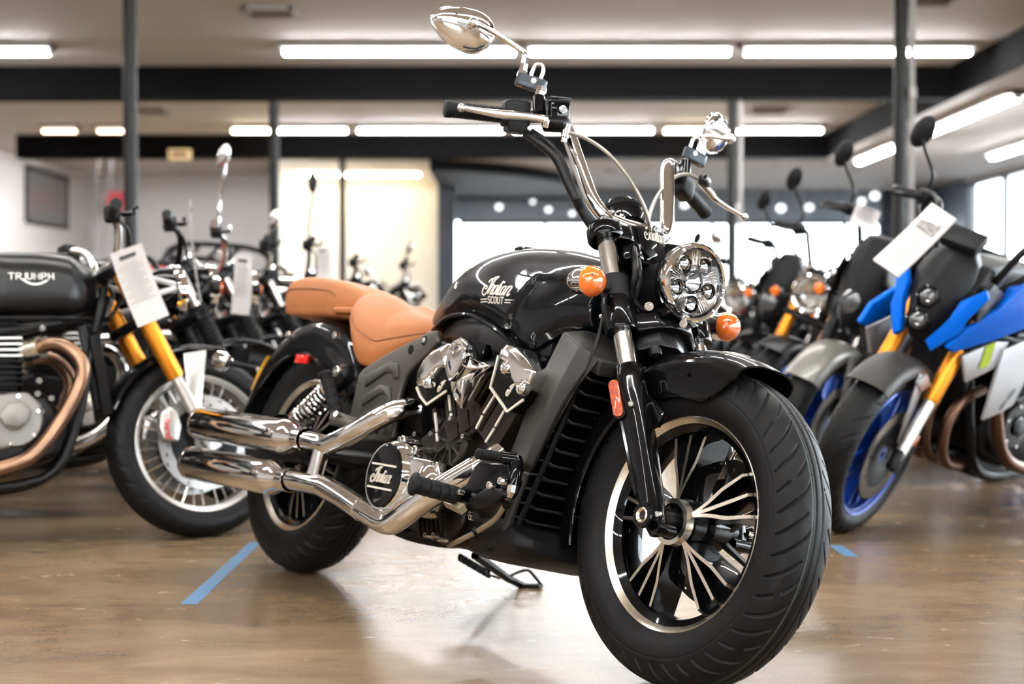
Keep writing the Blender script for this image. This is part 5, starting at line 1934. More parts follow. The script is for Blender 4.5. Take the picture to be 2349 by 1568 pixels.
# ------------------------------------------------------------------ the other motorcycles
def pose(X, Y, yaw, lean, rc=.05):
    Rm = Matrix.Rotation(yaw, 3, 'Z') @ Matrix.Rotation(-lean, 3, 'X')
    t = V(X, Y, 0) + Matrix.Rotation(yaw, 3, 'Z') @ (V(0, 0, rc) - Matrix.Rotation(-lean, 3, 'X') @ V(0, 0, rc))
    return Matrix.Translation(t) @ Rm.to_4x4()


def steer_matrix(s, WB, trail, rake):
    ax = V(-math.sin(rake), 0, math.cos(rake))
    ap = V(WB + trail, 0, 0)
    return Matrix.Translation(ap) @ Matrix.Rotation(s, 4, ax) @ Matrix.Translation(-ap)


def road_wheel(root, name, c, R_, tw, hw, rimr, kind, rim_mat, lip_mat, disc_sides, disc_r, M=None, nsp=None, hi=False, disc_mat='disc_pale'):
    """wheel as a part of root with tyre, spokes, discs as its sub-parts; built about its own axle"""
    m = MB()
    m.lathe([(rimr, -hw + .004), (rimr - .014, -hw + .010), (rimr - .022, -.012), (rimr - .022, .012), (rimr - .014, hw - .010), (rimr, hw - .004), (rimr - .004, 0), (rimr, -hw + .004)], (0, 0, 0), (0, 1, 0), 64)
    m.lathe([(.012, -.055), (.030, -.055), (.034, -.035), (.026, -.02), (.026, .02), (.034, .035), (.030, .055), (.012, .055)], (0, 0, 0), (0, 1, 0), 24)
    w = m.build(name, rim_mat, root)
    L = Matrix.Translation(V(c))
    w.matrix_local = (M @ L) if M is not None else L
    make_tyre(w, (0, 0, 0), R_, rimr, tw, 360 if hi else 120, 60 if hi else 22, hi, period=30)
    for s in (-1, 1):
        m = MB()
        m.lathe([(rimr + .003, s * (hw - .008)), (rimr + .006, s * hw), (rimr + .001, s * (hw + .004)), (rimr - .008, s * hw), (rimr - .010, s * (hw - .010))], (0, 0, 0), (0, 1, 0), 64)
        m.build('rim_lip', lip_mat, w)
    if kind == 'wire':
        n = nsp or 32
        for sd in (-1, 1):
            m = MB()
            m.tube([(.028, sd * .034, .006), ((rimr - .02) * .985, sd * .004, .05)], .0026, 6)
            me = m.mesh('spoke')
            me.materials.append(MT['chrome_soft'])
            m2 = MB()
            m2.tube([(.028, sd * .034, -.006), ((rimr - .02) * .985, sd * .004, -.05)], .0026, 6)
            me2 = m2.mesh('spoke')
            me2.materials.append(MT['chrome_soft'])
            for k in range(n // 4):
                a = 2 * math.pi * k / (n // 4) + (0 if sd < 0 else math.pi / (n // 4))
                share('spoke', me, w, rot=(0, a, 0))
                share('spoke', me2, w, rot=(0, a + .12, 0))
    else:
        n = nsp or 5
        m = MB()
        rings = []
        for t in np.linspace(0, 1, 7):
            r = .028 + t * (rimr - .048)
            wd = .020 - .010 * t
            off = .02 * math.sin(t * 2.2)
            rings.append([(r, y, z + off) for y, z in ((-.028 + .01 * t, -wd), (-.030 + .01 * t, 0), (-.028 + .01 * t, wd), (.028 - .01 * t, wd), (.028 - .01 * t, -wd))])
        m.rings(rings)
        me = m.mesh('spoke', .003)
        me.materials.append(MT[rim_mat])
        for k in range(n):
            share('spoke', me, w, rot=(0, 2 * math.pi * k / n + .3, 0))
            share('spoke', me, w, rot=(0, 2 * math.pi * k / n + .3 + .34, 0))
    for s in disc_sides:
        disc_with_holes((0, s * .062, 0), disc_r * .74, disc_r, .005, 30, 120).build('brake_disc', disc_mat, w)
        m = MB()
        m.lathe([(.03, s * .05), (disc_r * .55, s * .058), (disc_r * .78, s * .060), (disc_r * .78, s * .064), (disc_r * .5, s * .064), (.03, s * .056)], (0, 0, 0), (0, 1, 0), 30)
        m.build('disc_carrier', 'satin_black', w)
    return w


def street_bike(name, label, T, sp):
    """T: world matrix of the chassis; sp: dict of looks"""
    WB, RT = sp.get('wb', 1.41), .30
    rake = R(24)
    root = empty(name)
    root.matrix_world = T
    tag(root, label, 'motorcycle', sp.get('group'))
    F = sp.get('front') or steer_matrix(sp.get('steer', R(12)), WB, .095, rake)
    ax = V(-math.sin(rake), 0, math.cos(rake))
    dn_ = V(math.cos(rake), 0, math.sin(rake))
    A = V(WB, 0, RT)

    def fp(m, nm, mt_, **k):
        o = m.build(nm, mt_, root, **k)
        o.matrix_local = F
        return o
    hi = sp.get('hi', False)
    road_wheel(root, 'front_wheel', A, RT, .060, .046, .222, sp.get('wheel', 'cast'), sp.get('rim', 'satin_black'), sp.get('lip', 'satin_black'), sp.get('discs', (-1, 1)), .155, F, sp.get('nsp'), hi, sp.get('disc_mat', 'disc_pale'))
    road_wheel(root, 'rear_wheel', (0, 0, .305), .305, .078, .060, .222, sp.get('wheel', 'cast'), sp.get('rim', 'satin_black'), sp.get('lip', 'satin_black'), (-1,), .115, None, sp.get('nsp'))
    # fork
    for s in (-1, 1):
        b = A + V(0, s * .105, 0)
        pt = lambda k, dx=0: b + ax * k + dn_ * dx
        if sp.get('fork', 'usd') == 'usd':
            o = fp(MB().tube([pt(.225), pt(.235), pt(.60)], [.024, .0275, .0275], 20), 'fork_outer', sp.get('fork_mat', 'gold'))
            fp(MB().tube([pt(.03), pt(.24)], .0195, 18), 'fork_inner', sp.get('inner_mat', 'silver'))
        else:
            fp(MB().tube([pt(.33), pt(.60)], .0195, 18), 'fork_tube', 'chrome_soft')
            fp(MB().tube([pt(.02), pt(.34)], [.026, .029], 18), 'fork_slider', sp.get('slider_mat', 'satin_black'))
            n = 22
            pts = [pt(.30 + .17 * i / n) for i in range(n + 1)]
            fp(MB().tube(pts, [.030 if i % 2 else .036 for i in range(n + 1)], 16), 'fork_gaiter', 'grip_rubber', smooth=60)
            if sp.get('reflector'):
                m = MB()
                m.box(pt(.20) + V(0, s * .030, 0), (.022, .008, .075), -rake)
                fp(m, 'fork_reflector', 'amber', bevel=.003)
        m = MB()
        m.box(pt(.0), (.055, .036, .075), -rake)
        foot = fp(m, 'fork_foot', sp.get('foot_mat', 'satin_black'), bevel=.01)
        if s in sp.get('discs', (-1, 1)):
            m = MB()
            m.prism([A + V(x, s * .066, z) for x, z in [(-.150, .01), (-.100, .0), (-.085, .05), (-.095, .10), (-.118, .118), (-.150, .100), (-.160, .05)]], (0, s * .036, 0))
            cal = fp(m, 'brake_caliper', sp.get('cal_mat', 'satin_black'), bevel=.008, seg=3)
            if sp.get('cal_text') and s == -1:
                st, wd = word(sp['cal_text'])
                letters(ribbon2d(st, .24, False), lambda a, b_, h: A + V(-.131 - .014 + b_ * .017, s * (.103 + h), .012 + a * .0105), .0008).build('lettering', mat('caliper_red', (.7, .03, .03), .5), cal)
    for k in (.42, .60):
        m = MB()
        m.prism([A + ax * k + V(0, y, 0) + dn_ * x for x, y in [(-.03, -.135), (.035, -.13), (.04, -.05), (.03, .05), (.035, .13), (-.03, .135), (-.07, .05), (-.07, -.05)]], ax * .032)
        fp(m, 'fork_yoke', sp.get('yoke_mat', 'satin_black'), bevel=.006)
    # front fender
    if sp.get('fender_mat'):
        a0, a1 = sp.get('fender_arc', (62, 150))
        rs = lambda a: .300 + .006 * math.sin(a)
        sk = sp.get('fender_skirt', .30)
        fend = fender_mesh(A, a0, a1, 30, lambda a: sk + .012 * abs(a - (a0 + a1) / 2) / 45, lambda a: .330, .075, .003, 16)
        fp(fend, 'front_fender', sp['fender_mat'], smooth=50)
        for s in (-1, 1):
            m = MB()
            m.prism([A + V(x, s * .077, z) for x, z in [(-.05, .29), (.03, .30), (-.02, .05), (-.05, .05)]], (0, s * .006, 0))
            fp(m, 'fender_stay', sp.get('stay_mat', sp['fender_mat']), bevel=.002)
    # headlamp
    H = V(sp['lamp_at']) if sp.get('lamp_at') else A + ax * .53 + dn_ * .115
    if sp.get('lamp', 'round') == 'round':
        m = MB()
        m.lathe([(0, -.115), (.035, -.11), (.065, -.085), (.083, -.045), (.088, 0)], H, (1, 0, 0), 32)
        hl_ = fp(m, 'headlamp', sp.get('lamp_mat', 'gloss_black'))
        m = MB()
        m.lathe([(.086, -.01), (.094, .0), (.095, .018), (.088, .026), (.080, .022)], H, (1, 0, 0), 36)
        m.build('lamp_ring', 'chrome', hl_)
        m = MB()
        m.lathe([(.083, .016), (.05, .030), (0, .036), (0, .03), (.07, .010)], H, (1, 0, 0), 30)
        m.build('lamp_glass', 'lens_glass', hl_)
        m = MB()
        m.lathe([(.083, .014), (.06, -.03), (0, -.05)], H, (1, 0, 0), 30)
        m.build('lamp_bowl', 'chrome_soft', hl_)
        for s in (-1, 1):
            m = MB()
            m.tube([A + ax * .60 + V(0, s * .10, 0) + dn_ * .02, H + V(-.02, s * .092, .006)], .0095, 8)
            m.tube([A + ax * .50 + V(0, s * .10, 0) + dn_ * .02, H + V(-.02, s * .092, -.006)], .0095, 8)
            fp(m, 'lamp_bracket', sp.get('bracket_mat', 'satin_black'))
    if sp.get('lamp') == 'mask':
        m = MB()
        rg = []
        for z, x, w, d in [(.76, -.11, .050, .03), (.70, -.075, .085, .05), (.60, -.045, .100, .06), (.52, -.020, .080, .07), (.45, -.008, .060, .07), (.39, -.02, .035, .06)]:
            rg.append([A + V(x + (0, .012, 0, -d * .6, -d - .06, -d - .06, -d * .6)[i_], w * (-.5, 0, .5, 1, .8, -.8, -1)[i_], z) for i_ in range(7)])
        m.rings(rg)
        mk_ = fp(m, 'front_mask', 'matte_black', bevel=.006)
        m = MB()
        m.lathe([(.045, -.02), (.046, .008), (.03, .014), (0, .016)], A + V(-.01, 0, .50), (1, 0, .1), 24)
        m.build('headlamp', 'led_dark', mk_)
        for s in (-1, 1):
            m = MB()
            m.prism([A + V(x, s * y, z) for x, y, z in [(-.06, .10, .66), (-.05, .112, .60), (-.16, .17, .44), (-.24, .19, .36), (-.26, .17, .42), (-.14, .12, .62)]], (0, -s * .014, 0))
            fp(m, 'side_cowl', sp.get('cowl_mat', 'satin_black'), bevel=.004)
    # bars
    bh, bw, bx = sp.get('bar', (.10, .36, -.10))
    Bc = A + ax * .64
    half = [(Bc.x + .01, 0, Bc.z + .01), (Bc.x + .01, .09, Bc.z + .015), (Bc.x + .0, .16, Bc.z + bh * .8), (Bc.x + bx * .5, .22, Bc.z + bh), (Bc.x + bx, bw, Bc.z + bh * .9)]
    fp(MB().tube(spl([(x, -y, z) for x, y, z in half[::-1]] + half[1:], 5), .0125, 12), 'handlebar', sp.get('bar_mat', 'satin_black'))
    for s in (-1, 1):
        e0, e1 = V(half[3]), V(half[4])
        e0, e1 = V(e0.x, s * e0.y, e0.z), V(e1.x, s * e1.y, e1.z)
        d = (e1 - e0).normalized()
        fp(MB().tube([e1 - d * .10, e1 - d * .01, e1, e1 + d * .004], [.0175, .0175, .019, .012], 14), 'grip', 'grip_rubber')
        m = MB()
        m.tube([e1 + d * .004, e1 + d * .03], [.019, .017], 14)
        fp(m, 'bar_end', sp.get('bar_end', 'satin_black'))
        m = MB()
        m.box(e1 - d * .135, (.052, .05, .05), Matrix.Rotation(math.atan2(d.y, d.x), 3, 'Z'))
        fp(m, 'switch_pod', 'matte_black', bevel=.01)
        m = MB()
        m.tube(spl([e1 - d * .13 + V(.035, 0, .0), e1 - d * .08 + V(.065, 0, -.005), e1 - d * .02 + V(.060, 0, -.005), e1 + d * .02 + V(.065, 0, -.008)], 4), [.009, .007, .006, .006], 10)
        fp(m, 'lever', sp.get('lever_mat', 'satin_black'))
        m = MB()
        m.tube(spl([e1 - d * .13 + V(.02, 0, -.02), e1 - d * .16 + V(.05, 0, -.06), V(Bc.x + .05, s * .08, Bc.z - .05), V(Bc.x + .0, s * .04, Bc.z - .16)], 4), .006, 8)
        fp(m, 'control_cable', 'cable_black')
        mk = sp.get('mirror')
        if mk and (sp.get('mirror_side', 0) in (0, s)):
            b0 = e1 - d * .14 + V(.01, 0, .03)
            hgt = sp.get('mirror_h', .17)
            top = b0 + V(.015, s * .075, hgt)
            out = fp(MB().tube(spl([b0, b0 + V(.01, 0, hgt * .35), top + V(0, -s * .02, -hgt * .2), top], 4), .0065, 8), 'mirror', 'chrome' if mk == 'chrome' else 'satin_black')
            m = MB()
            Rm = Matrix.Rotation(R(8), 3, 'Y') @ Matrix.Rotation(R(18 * s), 3, 'X')
            m.ball(top + V(-.01, s * .015, .025), (.020, .038 if mk == 'leaf' else .055, .062 if mk == 'leaf' else .045), 18, 10, rot=Rm)
            m.build('mirror_shell', 'chrome' if mk == 'chrome' else 'matte_black', out)
    # clocks
    if sp.get('clocks', True):
        for s in (-1, 1):
            c_ = A + ax * .64 + dn_ * .05 + V(0, s * .055, .02)
            m = MB()
            m.lathe([(0, -.05), (.030, -.045), (.040, -.02), (.042, .0), (.038, .006), (0, .006)], c_, (-.5, 0, .87), 24)
            cl = fp(m, 'clock', 'satin_black')
            m = MB()
            m.lathe([(.043, -.008), (.045, .002), (.040, .008)], c_, (-.5, 0, .87), 24)
            m.build('clock_ring', 'chrome_soft', cl)
    # turn signals
    if sp.get('signals', True):
        for s in (-1, 1):
            m = MB()
            c_ = A + ax * .50 + dn_ * .06 + V(0, s * .20, 0)
            m.tube([c_ - V(0, s * .10, 0), c_], .008, 8)
            m.lathe([(0, -.03), (.022, -.02), (.027, .0), (.026, .008)], c_, (1, 0, 0), 16)
            ts_ = fp(m, 'turn_signal', sp.get('signal_mat', 'satin_black'), weld=False)
            m = MB()
            m.lathe([(.026, .006), (.02, .018), (0, .024)], c_, (1, 0, 0), 16)
            m.build('signal_lens', 'amber', ts_)
    # chassis: tank
    if sp.get('tank', True):
        x0, x1 = sp.get('tank_x', (.52, 1.06))
        zt0, zb0, hw_ = sp.get('tank_z', (.925, .70, .150))[0], sp.get('tank_z', (.925, .70, .150))[1], sp.get('tank_z', (.925, .70, .150))[2]
        n = 44
        rings = []
        for i in range(n + 1):
            t = i / n
            x = x0 + (x1 - x0) * t
            endr = min(1, (t + .012) / .10) ** .5 if t < .1 else (min(1, (1 - t + .012) / .10) ** .5 if t > .9 else 1)
            w = hw_ * (.55 + .45 * min(1, t * 1.8)) * endr
            zt = zt0 - .10 * max(0, .45 - t) ** 1.2 / .38 - .012 * max(0, t - .7) / .3
            zb = zb0 + .01
            zc = (zt + zb) / 2
            hh = (zt - zb) / 2 * (.5 + .5 * endr)
            ring = []
            for q in range(36):
                a = 2 * math.pi * q / 36
                ca, sa = math.cos(a), math.sin(a)
                ex_ = 2.7 if sa < 0 else 2.3
                ring.append((x, w * math.copysign(abs(ca) ** (2 / ex_), ca), zc + hh * math.copysign(abs(sa) ** (2 / ex_), sa)))
            rings.append(ring)
        m = MB()
        m.rings(rings)
        tk = m.build('fuel_tank', sp.get('tank_mat', 'gloss_black'), root, smooth=70)
        m = MB()
        m.lathe([(.03, -.01), (.03, .006), (.024, .010), (0, .010)], (x0 + (x1 - x0) * .55, 0, zt0), (0, 0, 1), 24)
        m.build('filler_cap', 'chrome_soft', tk)
    # seat and tail
    xs_ = np.linspace(-.22, .56, 24)
    secs_ = []
    for x in xs_:
        t = (x + .22) / .78
        secs_.append((x, .115 - .05 * max(0, t - .6) / .4 - .03 * max(0, .2 - t) / .2, .80 + .055 * max(0, .5 - t) - .01 * math.sin(t * 3), .735 + .02 * max(0, .5 - t), .022))
    loft_seat(secs_, 8, 4).build('seat', sp.get('seat_mat', 'matte_black'), root, smooth=70)
    fender_mesh((0, 0, .305), 70, 150, 24, lambda a: .345, lambda a: .375, .085, .003, 14).build('rear_fender', sp.get('rear_mat', 'satin_black'), root, smooth=50)
    m = MB()
    m.box((-.30, 0, .66), (.05, .10, .06))
    m.build('tail_lamp', 'red', root, .012)
    # frame tubes
    for s in (-1, 1):
        MB().tube(spl([(1.10, s * .02, .80), (1.00, s * .10, .70), (.80, s * .13, .66), (.55, s * .13, .66), (.20, s * .10, .72), (-.20, s * .08, .74)], 4), .0165, 10).build('frame_tube', sp.get('frame_mat', 'satin_black'), root)
        MB().tube(spl([(1.12, s * .02, .78), (1.06, s * .09, .60), (1.00, s * .12, .35), (.90, s * .13, .20), (.60, s * .13, .19), (.47, s * .13, .30), (.50, s * .13, .60)], 4), .016, 10).build('cradle_tube', 'satin_black', root)
        MB().tube([(0, s * .12, .305), (.48, s * .12, .36)], [.02, .028], 12).build('swing_arm', 'satin_black', root)
        a_, b__ = V(.20, s * .145, .68), V(.04, s * .145, .36)
        sh_ = MB().tube([a_, b__], .016, 10).build('shock', 'satin_black', root)
        d = b__ - a_
        u_, w__, _ = frame_of(d)
        hel_ = [a_ + d * (.12 + .7 * i / 90) + (u_ * math.cos(i / 90 * 44) + w__ * math.sin(i / 90 * 44)) * .028 for i in range(91)]
        MB().tube(hel_, .005, 6).build('spring', sp.get('spring_mat', 'chrome_soft'), sh_)
    # radiator
    m = MB()
    m.box((1.085, 0, .52), (.035, .24, .26), R(-8))
    m.build('radiator', 'engine_black', root, .005)
    # engine
    m = MB()
    m.prism([(x, -.15, z) for x, z in [(.48, .30), (.54, .24), (.80, .22), (.95, .27), (.98, .36), (.92, .46), (.66, .50), (.50, .44)]], (0, .30, 0))
    eng_ = m.build('crankcase', sp.get('case_mat', 'engine_black'), root, .02, 3)
    for s in (-1, 1):
        m = MB()
        m.lathe([(.085, .0), (.085, .025), (.078, .035), (.045, .037), (.043, .032), (0, .032)], (.82, s * .145, .38), (0, s, 0), 32)
        cv = m.build('case_cover', sp.get('cover_mat', 'silver'), root)
        m = MB()
        m.lathe([(.034, .036), (.034, .042), (.028, .046), (0, .046)], (.82, s * .145, .38), (0, s, 0), 24)
        m.build('cover_cap', sp.get('cap_mat', 'machined'), cv)
        for q in range(6):
            a = R(60 * q + 20)
            bolt(cv, (.82 + .073 * math.cos(a), s * .183, .38 + .073 * math.sin(a)), (0, s, 0), .006, .005)
    fin_ = MB().box((0, 0, 0), (.20, .30, .008)).mesh('cooling_fin', .002)
    fin_.materials.append(MT[sp.get('fin_mat', 'engine_black')])
    fin2 = MB().box((0, 0, 0), (.20, .30, .008)).mesh('cooling_fin', .002)
    fin2.materials.append(MT['silver'])
    m = MB()
    m.box((.75, 0, .57), (.17, .26, .22))
    cb = m.build('cylinder_block', 'engine_black', root, .012)
    for k in range(9):
        share('cooling_fin', fin2 if (k > 4 and sp.get('bright_fins')) else fin_, cb, (.75, 0, .49 + k * .018))
    m = MB()
    m.box((.75, 0, .675), (.18, .24, .05))
    m.build('rocker_box', sp.get('rocker_mat', 'satin_black'), root, .015, 3)
    for s in (-1, 1):
        path = sp.get('pipe') or [(.83, .10, .60), (.90, .14, .615), (.965, .17, .60), (1.0, .185, .53), (.975, .19, .42), (.90, .19, .30), (.78, .19, .235), (.55, .19, .215), (.30, .19, .235)]
        MB().tube(spl([(x, s * y, z) for x, y, z in path], 5), .0225, 16).build('header_pipe', sp.get('pipe_mat', 'chrome_soft'), root)
        if s < 0 or sp.get('twin', True):
            m = MB()
            m.lathe([(.026, 0), (.045, .06), (.050, .10), (.050, .44), (.046, .46), (.04, .46), (.04, .42), (0, .42)], (.30, s * .19, .235), (-1, 0, .16), 24)
            m.build('muffler', sp.get('muf_mat', 'chrome_soft'), root)
    # stand
    m = MB()
    m.tube([(.50, .13, .22), (.46, .27, .075 + .05)], .012, 10)
    m.build('side_stand', 'satin_black', root)
    return root


def price_tag(label, c, w, h, Mrot, group='price tags', dark=None, strings=None, sheets=2, photo=False):
    """sheet of paper hanging at c; columns of Mrot: right, up, normal"""
    e = empty('price_tag')
    e.matrix_world = Matrix.Translation(V(c)) @ Mrot.to_4x4()
    tag(e, label, 'tag', group)
    for k in range(sheets):
        m = MB()
        rings = []
        for i in range(9):
            y = -h / 2 + h * i / 8
            bend = .008 * math.sin(i / 8 * math.pi) + k * .004
            rings.append([(-w / 2 + k * .004, y, -bend), (w / 2 + k * .004, y, -bend - .002), (w / 2 + k * .004, y, -bend - .0028), (-w / 2 + k * .004, y, -bend - .0008)])
        m.rings(rings)
        m.build('sheet', 'paper', e, smooth=60)
    rows = []
    if photo:
        m = MB()
        m.box((0, h * .26, -.0072), (w * .72, h * .22, .003))
        m.build('printed_picture', mat('printed_photo', (.16, .15, .15), .6, noise=(60, (.45, .43, .42), .9)), e)
    else:
        m = MB()
        m.box((-w * .02, h * .40, -.0015), (w * .5, h * .045, .003))
        m.build('printed_heading', 'print_black', e)
    m = MB()
    for i in range(14):
        y = h * (.12 if photo else .30) - i * h * .038
        bend = .008 * math.sin((y + h / 2) / h * math.pi)
        ww = w * (.8 if i % 3 else .5)
        m.box((-w * .05, y, -bend + .0002), (ww, h * .006, .0016))
    m.build('printed_lines', 'print_grey', e, weld=False)['kind'] = 'stuff'
    return e


def basis(right, up):
    r = V(right).normalized()
    u = (V(up) - r * V(up).dot(r)).normalized()
    return Matrix((r, u, r.cross(u))).transposed()


# ---- the black roadster at the left edge
TB = pose(-2.31, 4.22, R(22), R(9))
TFm = pose(-.9983, 4.7339, R(34.5), R(13.4)) @ Matrix.Translation((-1.41, 0, 0))
tri = street_bike('roadster_motorcycle', 'satin black roadster with gold fork legs and wire wheels at the left edge', TB,
                  dict(front=TB.inverted() @ TFm, wheel='wire', rim='silver', lip='silver', fork='usd', fork_mat='gold', inner_mat='silver', foot_mat='silver', cal_mat='silver', cal_text='brembo', hi=True,
                       fender_mat='gloss_black', fender_arc=(72, 158), stay_mat='silver', lamp_mat='gloss_black', bracket_mat='white_paint', tank=False, lamp_at=(1.37, 0, .811), bar=(.122, .36, -.074), clocks=True, signals=False,
                       case_mat='satin_black', cover_mat='cast_silver', cap_mat='cast_silver', bright_fins=True, pipe_mat='copper', lever_mat='satin_black', muf_mat='chrome_soft', bar_mat='chrome_soft', bar_end='satin_black',
                       pipe=[(.885, .13, .60), (.93, .165, .612), (.975, .19, .600), (1.012, .20, .560), (1.020, .20, .515), (1.00, .20, .455), (.955, .20, .375), (.895, .20, .295), (.83, .20, .250), (.70, .20, .225), (.45, .20, .23), (.30, .19, .235)]))
# its tank, with the name on the side
n = 60
rings = []
for i in range(n + 1):
    t = i / n
    x = .50 + .585 * t
    endr = min(1, (t + .01) / .12) ** .5 if t < .12 else (max(.02, (1 - t)) / .14) ** .42 if t > .86 else 1
    w = .150 * (.62 + .38 * min(1, t * 1.9)) * (.25 + .75 * endr)
    zt = .925 - .05 * max(0, .5 - t) - .022 * max(0, t - .70) / .3
    zb = .698
    zc = (zt + zb) / 2 - .006 * max(0, t - .8) / .2
    hh = (zt - zb) / 2 * (.42 + .58 * endr)
    ring = []
    for q in range(48):
        a = 2 * math.pi * q / 48
        ca, sa = math.cos(a), math.sin(a)
        e_ = 3.2 if sa < 0 else 2.5
        ring.append((x, w * math.copysign(abs(ca) ** (2 / e_), ca), zc + hh * math.copysign(abs(sa) ** (2 / e_), sa)))
    rings.append(ring)
m = MB()
m.rings(rings)
ttk = m.build('fuel_tank', 'black_satin_paint', tri, smooth=70)
tbv = BVHTree.FromPolygons([tuple(v.co) for v in ttk.data.vertices], [tuple(p.vertices) for p in ttk.data.polygons])


def on_ttk(x, z, h):
    hit = tbv.ray_cast(V(x, -.5, z), V(0, 1, 0))
    return (hit[0] if hit[0] is not None else V(x, -.15, z)) + V(0, -(h + .0006), 0)


st, wd = word('TRIUMPH', 1.28)
letters(ribbon2d(st, .18, False), lambda a, b, h: on_ttk(.812 + a * .0165, .8165 + b * .0135, h), .001).build('lettering', 'silver', ttk, label='silver block name on the tank')
letters(ribbon2d([[(.853, .8165), (.868, .806), (.885, .801), (.905, .803), (.925, .813)]], .005), lambda a, b, h: on_ttk(a, b, h), .001).build('emblem_swoosh', 'silver', ttk)
m = MB()
m.tube([(.505, 0, .905), (.62, 0, .918), (.80, 0, .928), (1.0, 0, .925)], .010, 10, ov=.4)
m.build('tank_strap', 'chrome_soft', ttk)
MB().tube(spl([(.50, -.100, .702), (.62, -.130, .698), (.80, -.146, .697), (.98, -.140, .697), (1.06, -.10, .70)], 4), .006, 8).build('tank_flange', 'black_satin_paint', ttk)
# header clamp, coil, frame bits in view
MB().tube([(.862, -.115, .597), (.905, -.15, .606)], [.036, .034], 20).build('header_clamp', 'machined', tri)
for x, z in ((.905, .662), (.915, .625)):
    bolt(tri, (x, -.16, z), (.2, -1, 0), .011, .012)
for x, z in ((.895, .50), (.89, .46), (.93, .445), (.90, .405)):
    bolt(tri, (x, -.152, z), (0, -1, 0), .009, .014, 'cast_silver')
m = MB()
m.prism([(x, -.150, z) for x, z in [(.64, .45), (.86, .465), (.905, .42), (.885, .36), (.83, .30), (.70, .27), (.62, .33)]], (0, -.030, 0))
m.build('clutch_case', 'cast_silver', tri, .012, 3)
m = MB()
m.prism([(x, -.20, z) for x, z in [(.775, .395), (.80, .43), (.84, .435), (.868, .41), (.862, .375), (.83, .355), (.79, .362)]], (0, -.010, 0))
m.build('case_badge', 'cast_silver', tri, .006)
m = MB()
m.box((1.055, -.08, .56), (.030, .03, .30), R(-10))
m.build('downtube_cover', 'satin_black', tri, .006)
MB().tube(spl([(1.12, -.05, .86), (1.10, -.09, .78), (1.085, -.10, .72), (1.07, -.09, .66)], 4), .012, 10).build('head_hose', 'cable_black', tri)
MB().tube([(.97, -.12, .68), (1.12, -.06, .705)], .010, 8).build('tank_mount', 'satin_black', tri)
ta, tb_, tc_, td_ = [V(p) for p in ((-1.2333, 4.5668, 0.8937), (-1.1682, 4.6337, 0.9702), (-1.1063, 4.6453, 0.7124), (-1.1785, 4.5860, 0.6787))]
price_tag('white paper price tag hanging from the roadster with gold fork legs', (ta + tb_ + tc_ + td_) / 4, ((tc_ - td_).length + (tb_ - ta).length) / 2 * 1.02, ((ta - td_).length + (tb_ - tc_).length) / 2, basis((tc_ - td_), (ta - td_)))

# ---- the blue naked bike at the right edge
SB = pose(2.23, 5.77, R(-141), R(13))
SFm = pose(1.098, 4.8608, R(-127.3), R(21.6)) @ Matrix.Translation((-1.46, 0, 0))
suz = street_bike('naked_motorcycle', 'blue and silver naked sports bike with gold fork and blue wheels', SB,
                  dict(wb=1.46, front=SB.inverted() @ SFm, wheel='cast', rim='blue_dark', lip='blue_dark', fork='usd', fork_mat='gold', inner_mat='silver', foot_mat='satin_black', fender_mat='shroud_grey', hi=True, disc_mat='disc',
                       fender_arc=(48, 125), fender_skirt=.285, stay_mat='silver_paint', lamp=None, bar=(.222, .385, -.15), mirror='leaf', mirror_h=.15, mirror_side=-1, clocks=False, signals=False, tank_mat='blue', tank_z=(.90, .72, .16), tank_x=(.50, 1.02),
                       case_mat='engine_black', cover_mat='satin_black', cap_mat='satin_black', pipe_mat='brown_exhaust', muf_mat='satin_black'))
SREL = SB.inverted() @ SFm


def sfront(m, nm, mt_, **k):
    o = m.build(nm, mt_, suz, **k)
    o.matrix_local = SREL
    return o


# front mask with two stacked projector lamps
m = MB()
rings = []
for z, x, w, d in [(1.005, 1.34, .045, .03), (.965, 1.375, .085, .05), (.90, 1.415, .100, .06), (.82, 1.440, .080, .07), (.75, 1.452, .060, .07), (.69, 1.440, .035, .06)]:
    rings.append([(x, -w * .5, z), (x + .012, 0, z), (x, w * .5, z), (x - d * .6, w, z), (x - d - .06, w * .8, z), (x - d - .06, -w * .8, z), (x - d * .6, -w, z)])
m.rings(rings)
mask = sfront(m, 'front_mask', 'matte_black', bevel=.006)
for z, x in ((.832, 1.446), (.752, 1.460)):
    m = MB()
    m.lathe([(.040, -.02), (.041, .008), (.034, .012), (.030, .004)], (x, 0, z), (1, 0, .15), 6)
    h_ = m.build('lamp_hood', 'gloss_black', mask)
    m = MB()
    m.lathe([(.030, .003), (.022, .012), (.010, .016), (0, .017)], (x, 0, z), (1, 0, .15), 24)
    m.build('projector', 'led_dark', h_)
    m = MB()
    m.ball((x + .012, .008, z - .012), .007, 10, 8)
    m.build('lamp_bulb', 'chrome', h_)
# blue cheeks either side of the mask
for s in (-1, 1):
    m = MB()
    P1 = [(1.385, s * .148, .912), (1.380, s * .165, .888), (1.400, s * .130, .800), (1.405, s * .126, .755), (1.440, s * .070, .672), (1.455, s * .045, .700), (1.430, s * .085, .790), (1.420, s * .095, .852)]
    k8 = len(P1)
    m.add(P1 + [(x - .030, y - s * .006, z) for x, y, z in P1], [tuple(range(k8)), tuple(range(2 * k8 - 1, k8 - 1, -1))] + [(i, (i + 1) % k8, k8 + (i + 1) % k8, k8 + i) for i in range(k8)])
    sfront(m, 'mask_cheek', 'blue', bevel=.004)
